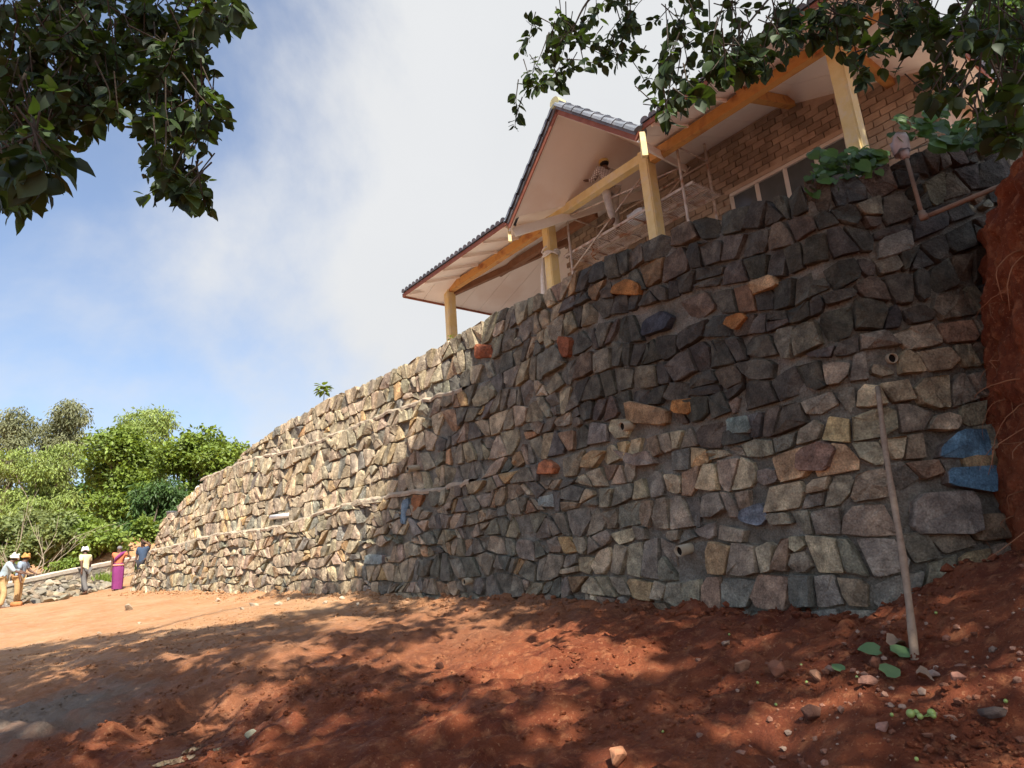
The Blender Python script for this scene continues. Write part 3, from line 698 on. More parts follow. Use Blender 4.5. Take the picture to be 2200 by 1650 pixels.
# posts and beams
post_t = dict(P0=7.35, P1=3.15, P2=.15, P3=-3.7)
for n_k, t in post_t.items():
    q = MB(); w = .135; top = sof(0) - .03 if n_k in ('P0',) else 9.42
    q.bar(bp(t, 0, FLOOR), bp(t, 0, top), .225, .225, BB); po = q.build('post', m_yellow if n_k != 'P0' else m_yellow, pav)
    e = MB(); e.bar(bp(t - .08, .114, FLOOR), bp(t - .08, .114, top - .1), .012, .03, OO); e.build('edge_strip', m_yellow, po)
q = MB(); q.bar(bp(3.15 - .1, 0, 9.31), bp(.15 + .1, 0, 9.31), .17, .19); q.build('tie_beam', m_yellow, pav)
for a, b in ((7.7, 3.3), (.0, -3.6), (-3.8, -4.7)):
    q = MB(); q.bar(bp(a, .02, 9.20), bp(b, .02, 9.20), .15, .21); q.build('eave_beam', m_orange, pav)
q = MB(); q.bar(bp(6.6, -1.05, 9.56), bp(2.6, -1.05, 9.56), .13, .2); q.build('purlin', m_brown, pav)
q = MB(); q.bar(bp(7.3, -.1, 9.12), bp(4.5, -1.95, 9.9), .12, .16); q.build('hip_rafter', m_brown, pav)
q = MB(); q.bar(bp(-2.1, .1, 9.25), bp(-2.0, -1.9, 9.95), .15, .18); q.build('strut', m_orange, pav)
q = MB(); q.bar(bp(-3.7, 0, 9.3), bp(-3.7, -4, 9.35), .15, .2); q.build('end_beam', m_orange, pav)
# soffit boards: planes cut into boards, notched for the gable
def clip(P, p0, n):
    o = []
    for j in range(len(P)):
        p, r = P[j], P[(j + 1) % len(P)]; dp = (p - p0) @ n; dq = (r - p0) @ n
        if dp >= 0: o.append(p)
        if (dp >= 0) != (dq >= 0): o.append(p + (r - p) * dp / (dp - dq))
    return np.array(o)
AP = (1.2, 10.58); GL, GR, GZ = 3.05, -.72, 8.80; GO = 1.25
RZ = AP[1]; gend = OF - (RZ - EZ) / SL                     # where the gable ridge meets the main slope
roof = empty('roof', bp(1, -3, 9), kind=None); roof.parent = pav; roof.matrix_parent_inverse = parent_world(pav).inverted()
th = .05
def slab(poly, f3, name, m_, parent, t=th):
    top = [f3(p) + ZZ * t for p in poly]; low = [f3(p) for p in poly]; n = len(poly)
    q = MB(); q.add(np.array(low + top), [tuple(range(n))[::-1], tuple(range(n, 2 * n))] + [(i, (i + 1) % n, n + (i + 1) % n, n + i) for i in range(n)])
    return q.build(name, m_, parent)
def A2(*a): return np.array(a, float)
run = (OF - OBK) / 2; RID = OF - run
front = [A2(T0, OF), A2(T1, OF), A2(T1 - run, RID), A2(T0 + run, RID)]
f_front = lambda p: bp(p[0], p[1], sof(p[1]))
vl0, vl1 = A2(GL - .17, OF), A2(AP[0], gend); vr0 = A2(GR + .17, OF)
def halfn(a, b, keep):                                      # inward normal of line a-b on the side of keep
    d = b - a; n = np.array([-d[1], d[0]]); return n if (keep - a) @ n > 0 else -n
bw = .62; t = T0
while t < T1:
    strip = [A2(t + .006, OF), A2(min(t + bw, T1) - .006, OF), A2(min(t + bw, T1) - .006, WA - .1), A2(t + .006, WA - .1)]
    strip = np.array(strip)
    for a, b, k in ((front[1], front[2], A2(1, 0)), (front[0], front[3], A2(1, 0))):
        strip = clip(strip, a, halfn(a, b, k))
        if len(strip) < 3: break
    if len(strip) >= 3:
        pieces = []
        L_ = clip(strip, vl0, halfn(vl0, vl1, A2(7, 0)))
        Rr = clip(strip, vr0, halfn(vr0, vl1, A2(-5, 0)))
        mid = []
        if len(L_) >= 3: pieces.append(L_)
        if len(Rr) >= 3 and t < AP[0]: pieces.append(Rr)
        if t + bw <= AP[0] + .001: pieces = [Rr] if len(Rr) >= 3 else []
        elif t >= AP[0]: pieces = [L_] if len(L_) >= 3 else []
        else:
            pieces = []
            for s_, nrm in ((strip, A2(1, 0)), (strip, A2(-1, 0))):
                h_ = clip(s_, A2(AP[0], 0), nrm)
                if len(h_) >= 3:
                    h_ = clip(h_, vl0, halfn(vl0, vl1, A2(7, 0))) if nrm[0] > 0 else clip(h_, vr0, halfn(vr0, vl1, A2(-5, 0)))
                    if len(h_) >= 3: pieces.append(h_)
        for p_ in pieces: slab(p_, f_front, 'soffit_board', m_soffit, roof, .02)
    t += bw
for side, (te, sg) in dict(far=(T1, -1), near=(T0, 1)).items():
    o_ = OF
    while o_ > OBK:
        z0, z1 = o_ - .006, max(o_ - bw, OBK) + .006
        st = np.array([A2(te, z0), A2(te, z1), A2(te + sg * 3.25, z1), A2(te + sg * 3.25, z0)])
        a, b = A2(te, OF), A2(te + sg * run, RID); st = clip(st, a, halfn(a, b, A2(te, RID)))
        a, b = A2(te, OBK), A2(te + sg * run, RID)
        if len(st) >= 3: st = clip(st, a, halfn(a, b, A2(te, RID)))
        if len(st) >= 3: slab(st, lambda p: bp(p[0], p[1], EZ + SL * abs(p[0] - te)), 'soffit_board', m_soffit, roof, .02)
        o_ -= bw
# roof covering above the boards
cov = MB()
def poly3(Ps, dz):
    n = len(Ps); cov.add([p + ZZ * dz for p in Ps] + [p + ZZ * (dz + .05) for p in Ps], [tuple(range(n))[::-1], tuple(range(n, 2 * n))] + [(i, (i + 1) % n, n + (i + 1) % n, n + i) for i in range(n)])
rz = EZ + SL * run
poly3([bp(T0, OF, EZ), bp(GR, OF, EZ), bp(AP[0], gend, RZ), bp(T0 + run, RID, rz)], .045)
poly3([bp(GL, OF, EZ), bp(T1, OF, EZ), bp(T1 - run, RID, rz), bp(AP[0], gend, RZ)], .045)
poly3([bp(AP[0], gend, RZ), bp(T1 - run, RID, rz), bp(T0 + run, RID, rz)], .045)
poly3([bp(T1, OF, EZ), bp(T1, OBK, EZ), bp(T1 - run, RID, rz)], .045); poly3([bp(T0, OF, EZ), bp(T0 + run, RID, rz), bp(T0, OBK, EZ)], .045)
poly3([bp(T1, OBK, EZ), bp(T0, OBK, EZ), bp(T0 + run, RID, rz), bp(T1 - run, RID, rz)], .045)
cov.build('roof_covering', m_tile, roof)
# gable slopes
def gz_(t): return GZ + (AP[1] - GZ) * (1 - abs(t - AP[0]) / ((GL - AP[0]) if t > AP[0] else (AP[0] - GR)))
for foot, nm in ((GL, 'l'), (GR, 'r')):
    tri = [bp(foot, GO, GZ), bp(AP[0], GO, AP[1]), bp(AP[0], gend, RZ), bp(foot + (-.19 if foot > 1 else .19), OF - .02, EZ + .005)]
    q = MB(); q.add(tri + [p + ZZ * .03 for p in tri], [(3, 2, 1, 0), (4, 5, 6, 7), (0, 1, 5, 4), (1, 2, 6, 5), (2, 3, 7, 6), (3, 0, 4, 7)]); q.build('gable_soffit', m_soffit, roof)
    q = MB(); up = [p + ZZ * .06 for p in tri]; q.add(up + [p + ZZ * .06 for p in up], [(3, 2, 1, 0), (4, 5, 6, 7), (0, 1, 5, 4), (1, 2, 6, 5), (2, 3, 7, 6), (3, 0, 4, 7)]); q.build('gable_covering', m_tile, roof)
    q = MB(); q.bar(bp(foot, GO + .03, GZ - .01), bp(AP[0], GO + .03, AP[1] - .01), .04, .17, ZZ); q.build('barge_board', m_fascia, roof)
    q = MB(); q.bar(bp(foot, GO + .01, GZ - .115), bp(AP[0], GO + .01, AP[1] - .115), .03, .03, ZZ); q.build('trim_strip', m_white, roof)
q = MB(); q.bar(bp(GL - .02, OF - .05, GZ - .12), bp(AP[0] + .05, gend + .05, RZ - .10), .05, .2); q.build('valley_board', m_white, roof)
q = MB(); q.bar(bp(GR + .02, OF - .05, GZ - .12), bp(AP[0] - .05, gend + .05, RZ - .10), .05, .14); q.build('valley_board', m_soffit, roof)
q = MB(); q.bar(bp(GR - .04, GO - .02, GZ - .42), bp(GR - .04, GO - .02, GZ + .05), .1, .1); q.build('gable_bracket', m_yellow, roof)
q = MB(); q.bar(bp(GL + .04, GO - .02, GZ - .34), bp(GL + .04, GO - .02, GZ + .05), .07, .07); q.build('gable_bracket', m_yellow, roof)
def cap_tile(r, l):
    n = 9; V = []
    for k, (x, rr) in enumerate(((0, r * 1.10), (l * .12, r * 1.10), (l * .13, r), (l, r * .96))):
        for i in range(n):
            a = math.pi * i / (n - 1); V.append((x, math.cos(a) * rr, math.sin(a) * rr * .9))
    Fc = [(k * n + i, k * n + i + 1, (k + 1) * n + i + 1, (k + 1) * n + i) for k in range(3) for i in range(n - 1)] + [tuple(range(n))]
    return mesh('cap_tile', np.array(V), Fc, m_tile, False)
me_cap = cap_tile(.15, .34)
for foot in (GL, GR):
    a = bp(foot, GO - .02, GZ + .06); b = bp(AP[0], GO - .02, AP[1] + .06); d = b - a; ln_ = np.linalg.norm(d); d /= ln_; m_n = 8
    for k in range(m_n):
        p = a + d * ln_ * k / m_n
        o = link('ridge_tile', me_cap, roof); sd = OO if foot == GR else -OO
        M_ = Matrix((( d[0], sd[0], np.cross(d, sd)[0], p[0]), (d[1], sd[1], np.cross(d, sd)[1], p[1]), (d[2], sd[2], np.cross(d, sd)[2], p[2]), (0, 0, 0, 1)))
        if M_.to_3x3().determinant() < 0 or M_.to_3x3().col[2][2] < 0:
            sd = -sd; zc = np.cross(d, sd); M_ = Matrix(((d[0], sd[0], zc[0], p[0]), (d[1], sd[1], zc[1], p[1]), (d[2], sd[2], zc[2], p[2]), (0, 0, 0, 1)))
        o.matrix_basis = M_
for foot in (GL, GR):
    a = bp(foot, GO + .065, GZ + .07); b = bp(AP[0], GO + .065, AP[1] + .07); d = b - a; ln_ = np.linalg.norm(d); d /= ln_; up_ = np.cross(OO, d); up_ = up_ if up_[2] > 0 else -up_
    for k in range(8):
        c = a + d * ln_ * (k + .5) / 8 + up_ * .03
        MB().box(c, ((d * math.cos(.05) + OO * .05), OO, up_), (ln_ / 16 - .004, .018, .085)).build('verge_tile', m_tile, roof)
m_lich = mat('mossy_mortar', (.34, .34, .19), (.46, .44, .26), 8, .9, .3, 30)
q = MB(); q.tube([bp(AP[0], GO + .10, AP[1] + .13), bp(AP[0], GO - .12, AP[1] + .13)], .13, 12); q.build('ridge_end', m_lich, roof)
q = MB(); q.tube([bp(AP[0], GO - .15, AP[1] + .13), bp(AP[0], gend, AP[1] + .13)], .12, 12); q.build('ridge_roll', m_tile, roof)
me_eave = cap_tile(.085, .42)
def eave_row(a, b, inward, step=.185):
    d = b - a; ln_ = np.linalg.norm(d); d /= ln_; n = int(ln_ / step)
    inn = inward / np.linalg.norm(inward); zc = np.cross(inn, d)
    dd = d
    if zc[2] < 0: dd = -d; zc = -zc
    for k in range(n):
        p = a + d * (k + .5) * step - inn * .07
        o = link('roof_tile', me_eave, roof)
        o.matrix_basis = Matrix(((inn[0], dd[0], zc[0], p[0]), (inn[1], dd[1], zc[1], p[1]), (inn[2], dd[2], zc[2], p[2]), (0, 0, 0, 1)))
inw = -OO + ZZ * SL
eave_row(bp(GL + .1, OF, EZ + .07), bp(T1, OF, EZ + .07), inw); eave_row(bp(T0, OF, EZ + .07), bp(GR - .05, OF, EZ + .07), inw)
eave_row(bp(T1, OF - .1, EZ + .07), bp(T1, -6.5, EZ + .07), -BB + ZZ * SL); eave_row(bp(T0, OF - .1, EZ + .07), bp(T0, OBK, EZ + .07), BB + ZZ * SL)
for a, b in ((bp(GL + .05, OF + .02, EZ - .01), bp(T1, OF + .02, EZ - .01)), (bp(T0, OF + .02, EZ - .01), bp(GR - .05, OF + .02, EZ - .01)), (bp(T1 + .02, OF, EZ - .01), bp(T1 + .02, OBK, EZ - .01)), (bp(T0 - .02, OF, EZ - .01), bp(T0 - .02, OBK, EZ - .01))):
    q = MB(); q.bar(a, b, .03, .09); q.build('fascia', m_fascia, roof)
for t in np.arange(T0 + .5, T1, .85):                        # little lookout brackets under the front eave
    if GR - .2 < t < GL + .2: continue
    q = MB(); q.bar(bp(t, OF - .02, EZ - .05), bp(t, .1, sof(.1) - .05), .04, .06); q.build('rafter_tail', m_soffit, roof)
# cloth wrapped round one post
q = MB()
for k in range(9):
    a0 = k * .7; q.tube([bp(3.15, 0, 8.42) + .20 * (BB * math.cos(a) + OO * math.sin(a)) + ZZ * (.03 * math.sin(3 * a + k) + .02 * k) for a in np.linspace(a0, a0 + 2.6, 9)], .022, 6)
q.tube([bp(3.15 + .17, .1, 8.4), bp(3.15 + .22, .12, 8.0), bp(3.15 + .2, .16, 7.5), bp(3.15 + .22, .14, 6.9)], [.03, .05, .06, .03], 8)
m_cloth = mat('pale_cloth', (.55, .50, .47), (.70, .66, .62), 9, .9, .5, 30)
tag(q.build('wrapped_cloth', m_cloth, None, True), 'dirty white cloth knotted round the middle yellow post', 'cloth')

# ------------------------------------------------------------------ scaffold
m_pole = mat('painted_steel', (.40, .34, .30), (.56, .50, .45), 9, .6, .2, 40, c3=(.30, .16, .10), c3scale=5)
scf = empty('scaffold', bp(1.5, -.8, FLOOR), 'paint-spattered pipe scaffold with mesh walkway under the gable', 'scaffold', kind='thing')
sx0, sx1, sy0, sy1 = 2.62, -.52, -.10, -1.05; PZ = 8.34
def pipe(a, b, r=.022, nm='pole', pa=None, m_=None): return MB().tube([a, b], r, 8).build(nm, m_ or m_pole, pa or scf, True)
for t in (sx0, sx1):
    for o_ in (sy0, sy1): pipe(bp(t, o_, FLOOR), bp(t, o_, 9.3 if t > 0 else 9.6), .026)
    for z in (7.3, 8.36, 9.2): pipe(bp(t, sy0, z), bp(t, sy1, z), .018, 'rung')
pipe(bp(1.9, sy1, 8.4), bp(1.9, sy1, 9.2), .016, 'upright'); pipe(bp(.75, sy1, 8.4), bp(.75, sy1, 9.2), .016, 'upright')
for o_ in (sy0, sy1):
    pipe(bp(sx0, o_, 7.9), bp(sx1 + .4, o_, 9.3), .016, 'brace')
    pipe(bp(sx0, o_, 9.2), bp(sx1, o_ - .02, 8.75 if o_ == sy0 else 9.2), .016, 'rail')
for j, (oa, ob) in enumerate(((sy0 - .05, sy0 - .46), (sy0 - .54, sy1 + .05))):
    dk = MB(); dk.bar(bp(sx0 + .25, oa, PZ), bp(sx1 - .2, oa, PZ), .035, .05); dk.bar(bp(sx0 + .25, ob, PZ), bp(sx1 - .2, ob, PZ), .035, .05)
    for t in np.arange(sx1 - .15, sx0 + .25, .5): dk.bar(bp(t, oa, PZ), bp(t, ob, PZ), .03, .03)
    for w_ in np.linspace(oa, ob, 8)[1:-1]: dk.bar(bp(sx0 + .25, w_, PZ + .012), bp(sx1 - .2, w_, PZ + .012), .011, .011)
    dk.build('walkway', m_pole, scf)
m_bag = mat('cement_sack', (.46, .52, .56), (.60, .64, .66), 8, .8, .5, 20)
q = MB(); c = bp(.92, -.5, PZ + .14); V = []; rb = random.Random(2)
for i in range(5):
    for j in range(4):
        for s_ in (0, 1): V.append(c + BB * (i / 4 - .5) * .42 + OO * (j / 3 - .5) * .26 + ZZ * ((.20 if s_ else -.11) * (1 - .25 * abs(i - 2) / 2) * (1 - .3 * abs(j - 1.5) / 1.5) + rb.uniform(-.015, .015)))
id_ = lambda i, j, s_: (i * 4 + j) * 2 + s_
Fc = [(id_(i, j, 1), id_(i + 1, j, 1), id_(i + 1, j + 1, 1), id_(i, j + 1, 1)) for i in range(4) for j in range(3)] + [(id_(i, j, 0), id_(i, j + 1, 0), id_(i + 1, j + 1, 0), id_(i + 1, j, 0)) for i in range(4) for j in range(3)]
Fc += [(id_(i, 0, 0), id_(i + 1, 0, 0), id_(i + 1, 0, 1), id_(i, 0, 1)) for i in range(4)] + [(id_(i, 3, 1), id_(i + 1, 3, 1), id_(i + 1, 3, 0), id_(i, 3, 0)) for i in range(4)]
Fc += [(id_(0, j, 1), id_(0, j + 1, 1), id_(0, j + 1, 0), id_(0, j, 0)) for j in range(3)] + [(id_(4, j, 0), id_(4, j + 1, 0), id_(4, j + 1, 1), id_(4, j, 1)) for j in range(3)]
q.add(V, Fc); tag(q.build('cement_sack', m_bag), 'pale blue-grey sack at the feet of the worker on the scaffold', 'sack')
q = MB(); q.tube([bp(2.0, sy0 - .04, PZ - .02) + np.array([rb.uniform(-.07, .07), rb.uniform(-.07, .07), -.03 * k + rb.uniform(-.03, .03)]) for k in range(14)], .012, 5)
tag(q.build('rope_tangle', m_root, None, True), 'tangle of brown rope hanging from the scaffold walkway', 'rope')

# ------------------------------------------------------------------ people
def skin_mesh(name, J, E, m_, sub=1):
    """J: list of (pos, radius); E: edges -> one continuous surface"""
    me = bpy.data.meshes.new(name); me.from_pydata([tuple(map(float, p)) for p, r in J], E, []); o = bpy.data.objects.new(name, me); COL.objects.link(o)
    sk = o.modifiers.new('skin', 'SKIN'); sk.use_smooth_shade = True
    for i, (p, r) in enumerate(J): me.skin_vertices[0].data[i].radius = (r, r) if not isinstance(r, tuple) else r
    me.skin_vertices[0].data[0].use_root = True
    s_ = o.modifiers.new('sub', 'SUBSURF'); s_.levels = sub; s_.render_levels = sub
    dg = bpy.context.evaluated_depsgraph_get(); dg.update(); nm = bpy.data.meshes.new_from_object(o.evaluated_get(dg)); bpy.data.objects.remove(o)
    nm.materials.clear(); nm.materials.append(m_); nm.polygons.foreach_set('use_smooth', [True] * len(nm.polygons)); return nm
def person(label, loc, yaw, H, arms, legs, shirt=None, trousers=None, skirt=None, sleeve=.6, hair=(.02, .018, .016), lean=0., headgear=None, headturn=0., skin=None, waist=None, group=None):
    """arms: (elbow, hand) per side relative to the shoulder, legs: (knee, ankle) offsets; unit = body height"""
    root = empty('person', loc, label, 'person', group); cy, sy = math.cos(yaw), math.sin(yaw); skin = skin or m_skin
    cl, sl_ = math.cos(lean), math.sin(lean)
    def up(p):       # upper body leans about the pelvis
        x, y, z = p; z -= .53; return (x, y * cl + z * sl_, .53 + z * cl - y * sl_)
    def wld(p): x, y, z = p; x, y, z = x * H, y * H, z * H; return np.array([loc[0] + x * cy - y * sy, loc[1] + x * sy + y * cy, loc[2] + z])
    J = []; E = []
    def v(p, r, par=None):
        J.append((wld(p), r * H)); i = len(J) - 1
        if par is not None: E.append((par, i))
        return i
    pel = v((0, 0, .53), .072); sp = v(up((0, .005, .64)), .066, pel); ch = v(up((0, 0, .755)), .078, sp); nk = v(up((0, .005, .845)), .032, ch)
    hd = v(up((0, .02, .905)), .047, nk); tp = v(up((0, .015, .962)), .036, hd); v(up((.055 * math.sin(-headturn), .02 + .055 * math.cos(headturn), .902)), .010, hd)
    pts = {}
    for s_, key in ((1, 'R'), (-1, 'L')):
        sh = up((.112 * s_, 0, .805)); a = v(sh, .040, ch); el, ha = arms[key]; e_ = tuple(np.add(up((.112 * s_, 0, .805)), el)); h_ = tuple(np.add(e_, ha))
        b = v(e_, .027, a); c_ = v(h_, .018, b); d = np.array(ha) / (np.linalg.norm(ha) + 1e-9); pm = np.array(h_) + d * .032; k = v(tuple(pm), .019, c_)
        sd = np.cross(d, (0, 1, 0)); sd = sd / (np.linalg.norm(sd) + 1e-6)
        for fi, fl in zip((-1.5, -.5, .5, 1.5), (.034, .042, .040, .030)):
            m1 = v(tuple(pm + d * .024 + sd * .009 * fi), .0062, k); v(tuple(pm + d * (.024 + fl * .8) + sd * .010 * fi + np.array([0, .008, 0])), .005, m1)
        t1 = v(tuple(pm + d * .004 + sd * .026 * s_), .0065, k); v(tuple(pm + d * .026 + sd * .034 * s_ + np.array([0, .008, 0])), .0055, t1)
        pts[key] = (sh, e_, h_)
        kn, an = legs[key]; hp = (.052 * s_, 0, .505); hi_ = v(hp, .058, pel); kk = tuple(np.add(hp, kn)); aa = tuple(np.add(kk, an))
        k2 = v(kk, .038, hi_); a2 = v(aa, .024, k2); v((aa[0] + .01 * s_, aa[1] + .085, aa[2] - .020), .020, v((aa[0], aa[1] + .02, aa[2] - .018), .024, a2))
        pts['leg' + key] = (hp, kk, aa)
    link('body', skin_mesh('body', J, E, skin), root)
    # hair
    q = MB(); c = wld(up((0, .008, .932))); q.ell(c, (.056 * H, .060 * H, .052 * H), 12, 8, np.array([[cy, -sy, 0], [sy, cy, 0], [0, 0, 1]])); q.build('hair', mat('hair', hair, None, 5, .8, .4, 60), root, True)
    for s_ in (1, -1): MB().ell(wld(up((.019 * s_, .064, .915))), .0065 * H, 6, 4).build('eye', m_shade_eye, root, True)
    if shirt:
        J2 = []; E2 = []
        def w(p, r, par=None):
            J2.append((wld(p), r * H)); i = len(J2) - 1
            if par is not None: E2.append((par, i))
            return i
        a = w((0, 0, .475), .092); b = w((0, 0, .53), .090, a); c = w(up((0, .005, .64)), .083, b); d = w(up((0, 0, .765)), .092, c); w(up((0, .004, .825)), .045, d)
        for key in 'RL':
            sh, e_, h_ = pts[key]; s1 = w(sh, .054, d)
            if sleeve <= 1: w(tuple(np.array(sh) + (np.array(e_) - np.array(sh)) * sleeve), .043, s1)
            else: s2 = w(e_, .038, s1); w(tuple(np.array(e_) + (np.array(h_) - np.array(e_)) * (sleeve - 1)), .030, s2)
        link('shirt', skin_mesh('shirt', J2, E2, shirt), root)
    if trousers:
        J3 = []; E3 = []
        def w3(p, r, par=None):
            J3.append((wld(p), r * H)); i = len(J3) - 1
            if par is not None: E3.append((par, i))
            return i
        a = w3((0, 0, .54), .088)
        for key in 'RL':
            hp, kk, aa = pts['leg' + key]; h1 = w3(hp, .070, a); k1 = w3(kk, .053, h1); w3((aa[0], aa[1], aa[2] + .01), .046, k1)
        link('trousers', skin_mesh('trousers', J3, E3, trousers), root)
    if skirt:
        n = 30; V = []; zs = [.60, .55, .48, .36, .22, .10, .035]
        for i, z in enumerate(zs):
            rx = np.interp(z, [.03, .3, .5, .62], [.105, .115, .118, .085]); ry = rx * .85
            for k in range(n):
                a = 2 * math.pi * k / n; fo = 1 + .07 * math.sin(a * 7 + 1.3) * (1 - z) + .04 * math.sin(a * 13)
                V.append(wld((math.cos(a) * rx * fo, math.sin(a) * ry * fo, z)))
        link('skirt', mesh('skirt', np.array(V), [(i * n + k, (i + 1) * n + k, (i + 1) * n + (k + 1) % n, i * n + (k + 1) % n) for i in range(len(zs) - 1) for k in range(n)], skirt, True), root)
        q = MB(); q.tube([wld(up((.10, -.05, .60))), wld(up((.04, .085, .70))), wld(up((-.06, .085, .80))), wld(up((-.11, 0, .835))), wld(up((-.08, -.085, .76))), wld((-.03, -.115, .60)), wld((.01, -.12, .45))], np.array([.03, .035, .035, .03, .035, .04, .03]) * H, 8); q.build('sari_drape', skirt, root, True)
    if waist: q = MB(); q.tube([wld((.105 * math.cos(a), .09 * math.sin(a), .555)) for a in np.linspace(0, 2 * math.pi, 17)], .022 * H, 6); q.build('waist_cloth', waist, root, True)
    if headgear:
        kind, m_ = headgear; q = MB(); rot = np.array([[cy, -sy, 0], [sy, cy, 0], [0, 0, 1]])
        if kind == 'turban':
            for k in range(5): q.tube([wld(up((.062 * math.cos(a) * (1 - .10 * k), .012 + .066 * math.sin(a) * (1 - .10 * k), .932 + .014 * k + .012 * math.sin(a * 2 + k)))) for a in np.linspace(0, 2 * math.pi, 15)], .019 * H, 6)
            q.ell(wld(up((0, .012, .955))), (.05 * H, .052 * H, .035 * H), 10, 6, rot)
        else:
            q.ell(wld(up((0, .010, .952))), (.066 * H, .070 * H, .046 * H), 12, 6, rot); q.ell(wld(up((0, .075, .938))), (.042 * H, .045 * H, .008 * H), 10, 4, rot)
        q.build('turban' if kind == 'turban' else 'cap', m_, root, True)
    return root
def plaid(name):
    m = mat(name, (.74, .72, .70), (.82, .80, .77), 6, .9, .3, 40); t = m.node_tree; nd = t.nodes; ln = t.links.new; b = nd['Principled BSDF']
    g = nd.new('ShaderNodeNewGeometry'); src = b.inputs['Base Color'].links[0].from_socket
    for sc_, dr, c in ((9, 'X', (.10, .085, .10)), (9, 'Z', (.16, .10, .09))):
        wv = nd.new('ShaderNodeTexWave'); wv.bands_direction = dr; wv.inputs['Scale'].default_value = sc_; wv.inputs['Distortion'].default_value = 1.0; ln(g.outputs['Position'], wv.inputs['Vector'])
        r = nd.new('ShaderNodeMapRange'); r.inputs['From Min'].default_value = .45; r.inputs['From Max'].default_value = .7; r.inputs['To Max'].default_value = .8; ln(wv.outputs['Fac'], r.inputs['Value'])
        mi = nd.new('ShaderNodeMixRGB'); ln(r.outputs[0], mi.inputs[0]); ln(src, mi.inputs[1]); mi.inputs[2].default_value = (*c, 1); src = mi.outputs[0]
    ln(src, b.inputs['Base Color']); return m
def cl(n, c, k=1.25): return mat(n, c, tuple(min(.9, x * k) for x in c), 7, .9, .4, 25)
DN = (0, .02, -.235); DA = (0, -.015, -.235)
stand = dict(R=(DN, DA), L=(DN, DA))
hang = lambda s_: ((.035 * s_, .0, -.165), (.012 * s_, .045, -.145))
# worker on the scaffold, facing the gable wall to the left, hands raised to his work
fp = at(1322, 488, 14.0); wk = bp(1.38, -.24, PZ + .03)
person('man in plaid shirt and yellow cap standing on the scaffold walkway', wk, math.atan2(BB[1], BB[0]) - math.pi / 2 - .25, 1.76,
       dict(R=((.03, .10, -.12), (-.02, .13, .05)), L=((-.03, .11, -.09), (.0, .12, .07))), dict(R=((.02, .07, -.23), (.0, -.02, -.235)), L=((-.03, -.06, -.23), (-.0, -.05, -.23))),
       plaid('plaid_shirt'), cl('spattered_trousers', (.32, .29, .26), 1.6), sleeve=1.5, lean=.12, headgear=('cap', cl('yellow_cap', (.5, .36, .14))))
def on(px, py): p = gp(px, py); return p
def person_at(px, py, Y):
    p = at(px, py, Y); return np.array([p[0], p[1], float(gh(p[0], p[1]))])
face = lambda d: math.atan2(d[1], d[0]) - math.pi / 2
person('man in cream shirt and white turban walking left on the track', person_at(178, 1277, 25), face((-1, .25)), 1.63, dict(R=hang(1), L=((-.02, -.05, -.16), (0, -.02, -.15))),
       dict(R=((.0, .06, -.235), (0, -.03, -.235)), L=((0, -.05, -.235), (0, -.09, -.225))), cl('cream_shirt', (.58, .52, .30)), cl('grey_trousers', (.12, .115, .11)), sleeve=.75, headgear=('turban', cl('white_turban', (.7, .68, .64))), lean=.06)
person('woman in orange blouse and purple sari, hand on hip', person_at(251, 1268, 25.5), face((.35, -1)), 1.60, dict(R=((.03, -.05, -.16), (.0, .02, -.14)), L=((-.12, -.05, -.09), (.075, .06, -.115))),
       stand, cl('orange_blouse', (.46, .15, .07)), None, cl('purple_sari', (.17, .03, .12)), sleeve=.55, hair=(.16, .15, .15), waist=cl('pink_band', (.5, .22, .16)))
person('man in dark blue shirt shading his eyes beside the wall end', person_at(303, 1258, 26.3), face((-.15, -1)), 1.70, dict(R=hang(1), L=((-.09, .04, .06), (.10, .05, .07))),
       stand, cl('dark_blue_shirt', (.045, .07, .115)), cl('dark_trousers', (.03, .03, .035)), sleeve=.8)
person('stooping man in pale blue shirt and white turban by the rubble', person_at(-3, 1308, 20.2), face((1, .45)), 1.56, dict(R=((.02, .09, -.13), (.0, .12, -.05)), L=((-.02, .10, -.12), (.0, .12, -.05))),
       dict(R=((.0, .07, -.235), (0, -.04, -.235)), L=((-.01, -.02, -.235), (0, -.06, -.23))), cl('pale_blue_shirt', (.30, .38, .42)), cl('khaki_trousers', (.42, .30, .15)), sleeve=1.3, lean=.38, headgear=('turban', cl('cream_turban', (.66, .62, .55))))
person('labourer in orange headcloth half hidden by the man in pale blue', person_at(34, 1303, 21.3), face((1, .2)), 1.5, dict(R=hang(1), L=((-.02, .06, -.14), (0, .10, -.06))),
       stand, cl('grey_blue_shirt', (.22, .27, .33)), cl('ochre_trousers', (.40, .26, .12)), sleeve=.8, headgear=('turban', cl('orange_headcloth', (.42, .22, .07))), lean=.2)

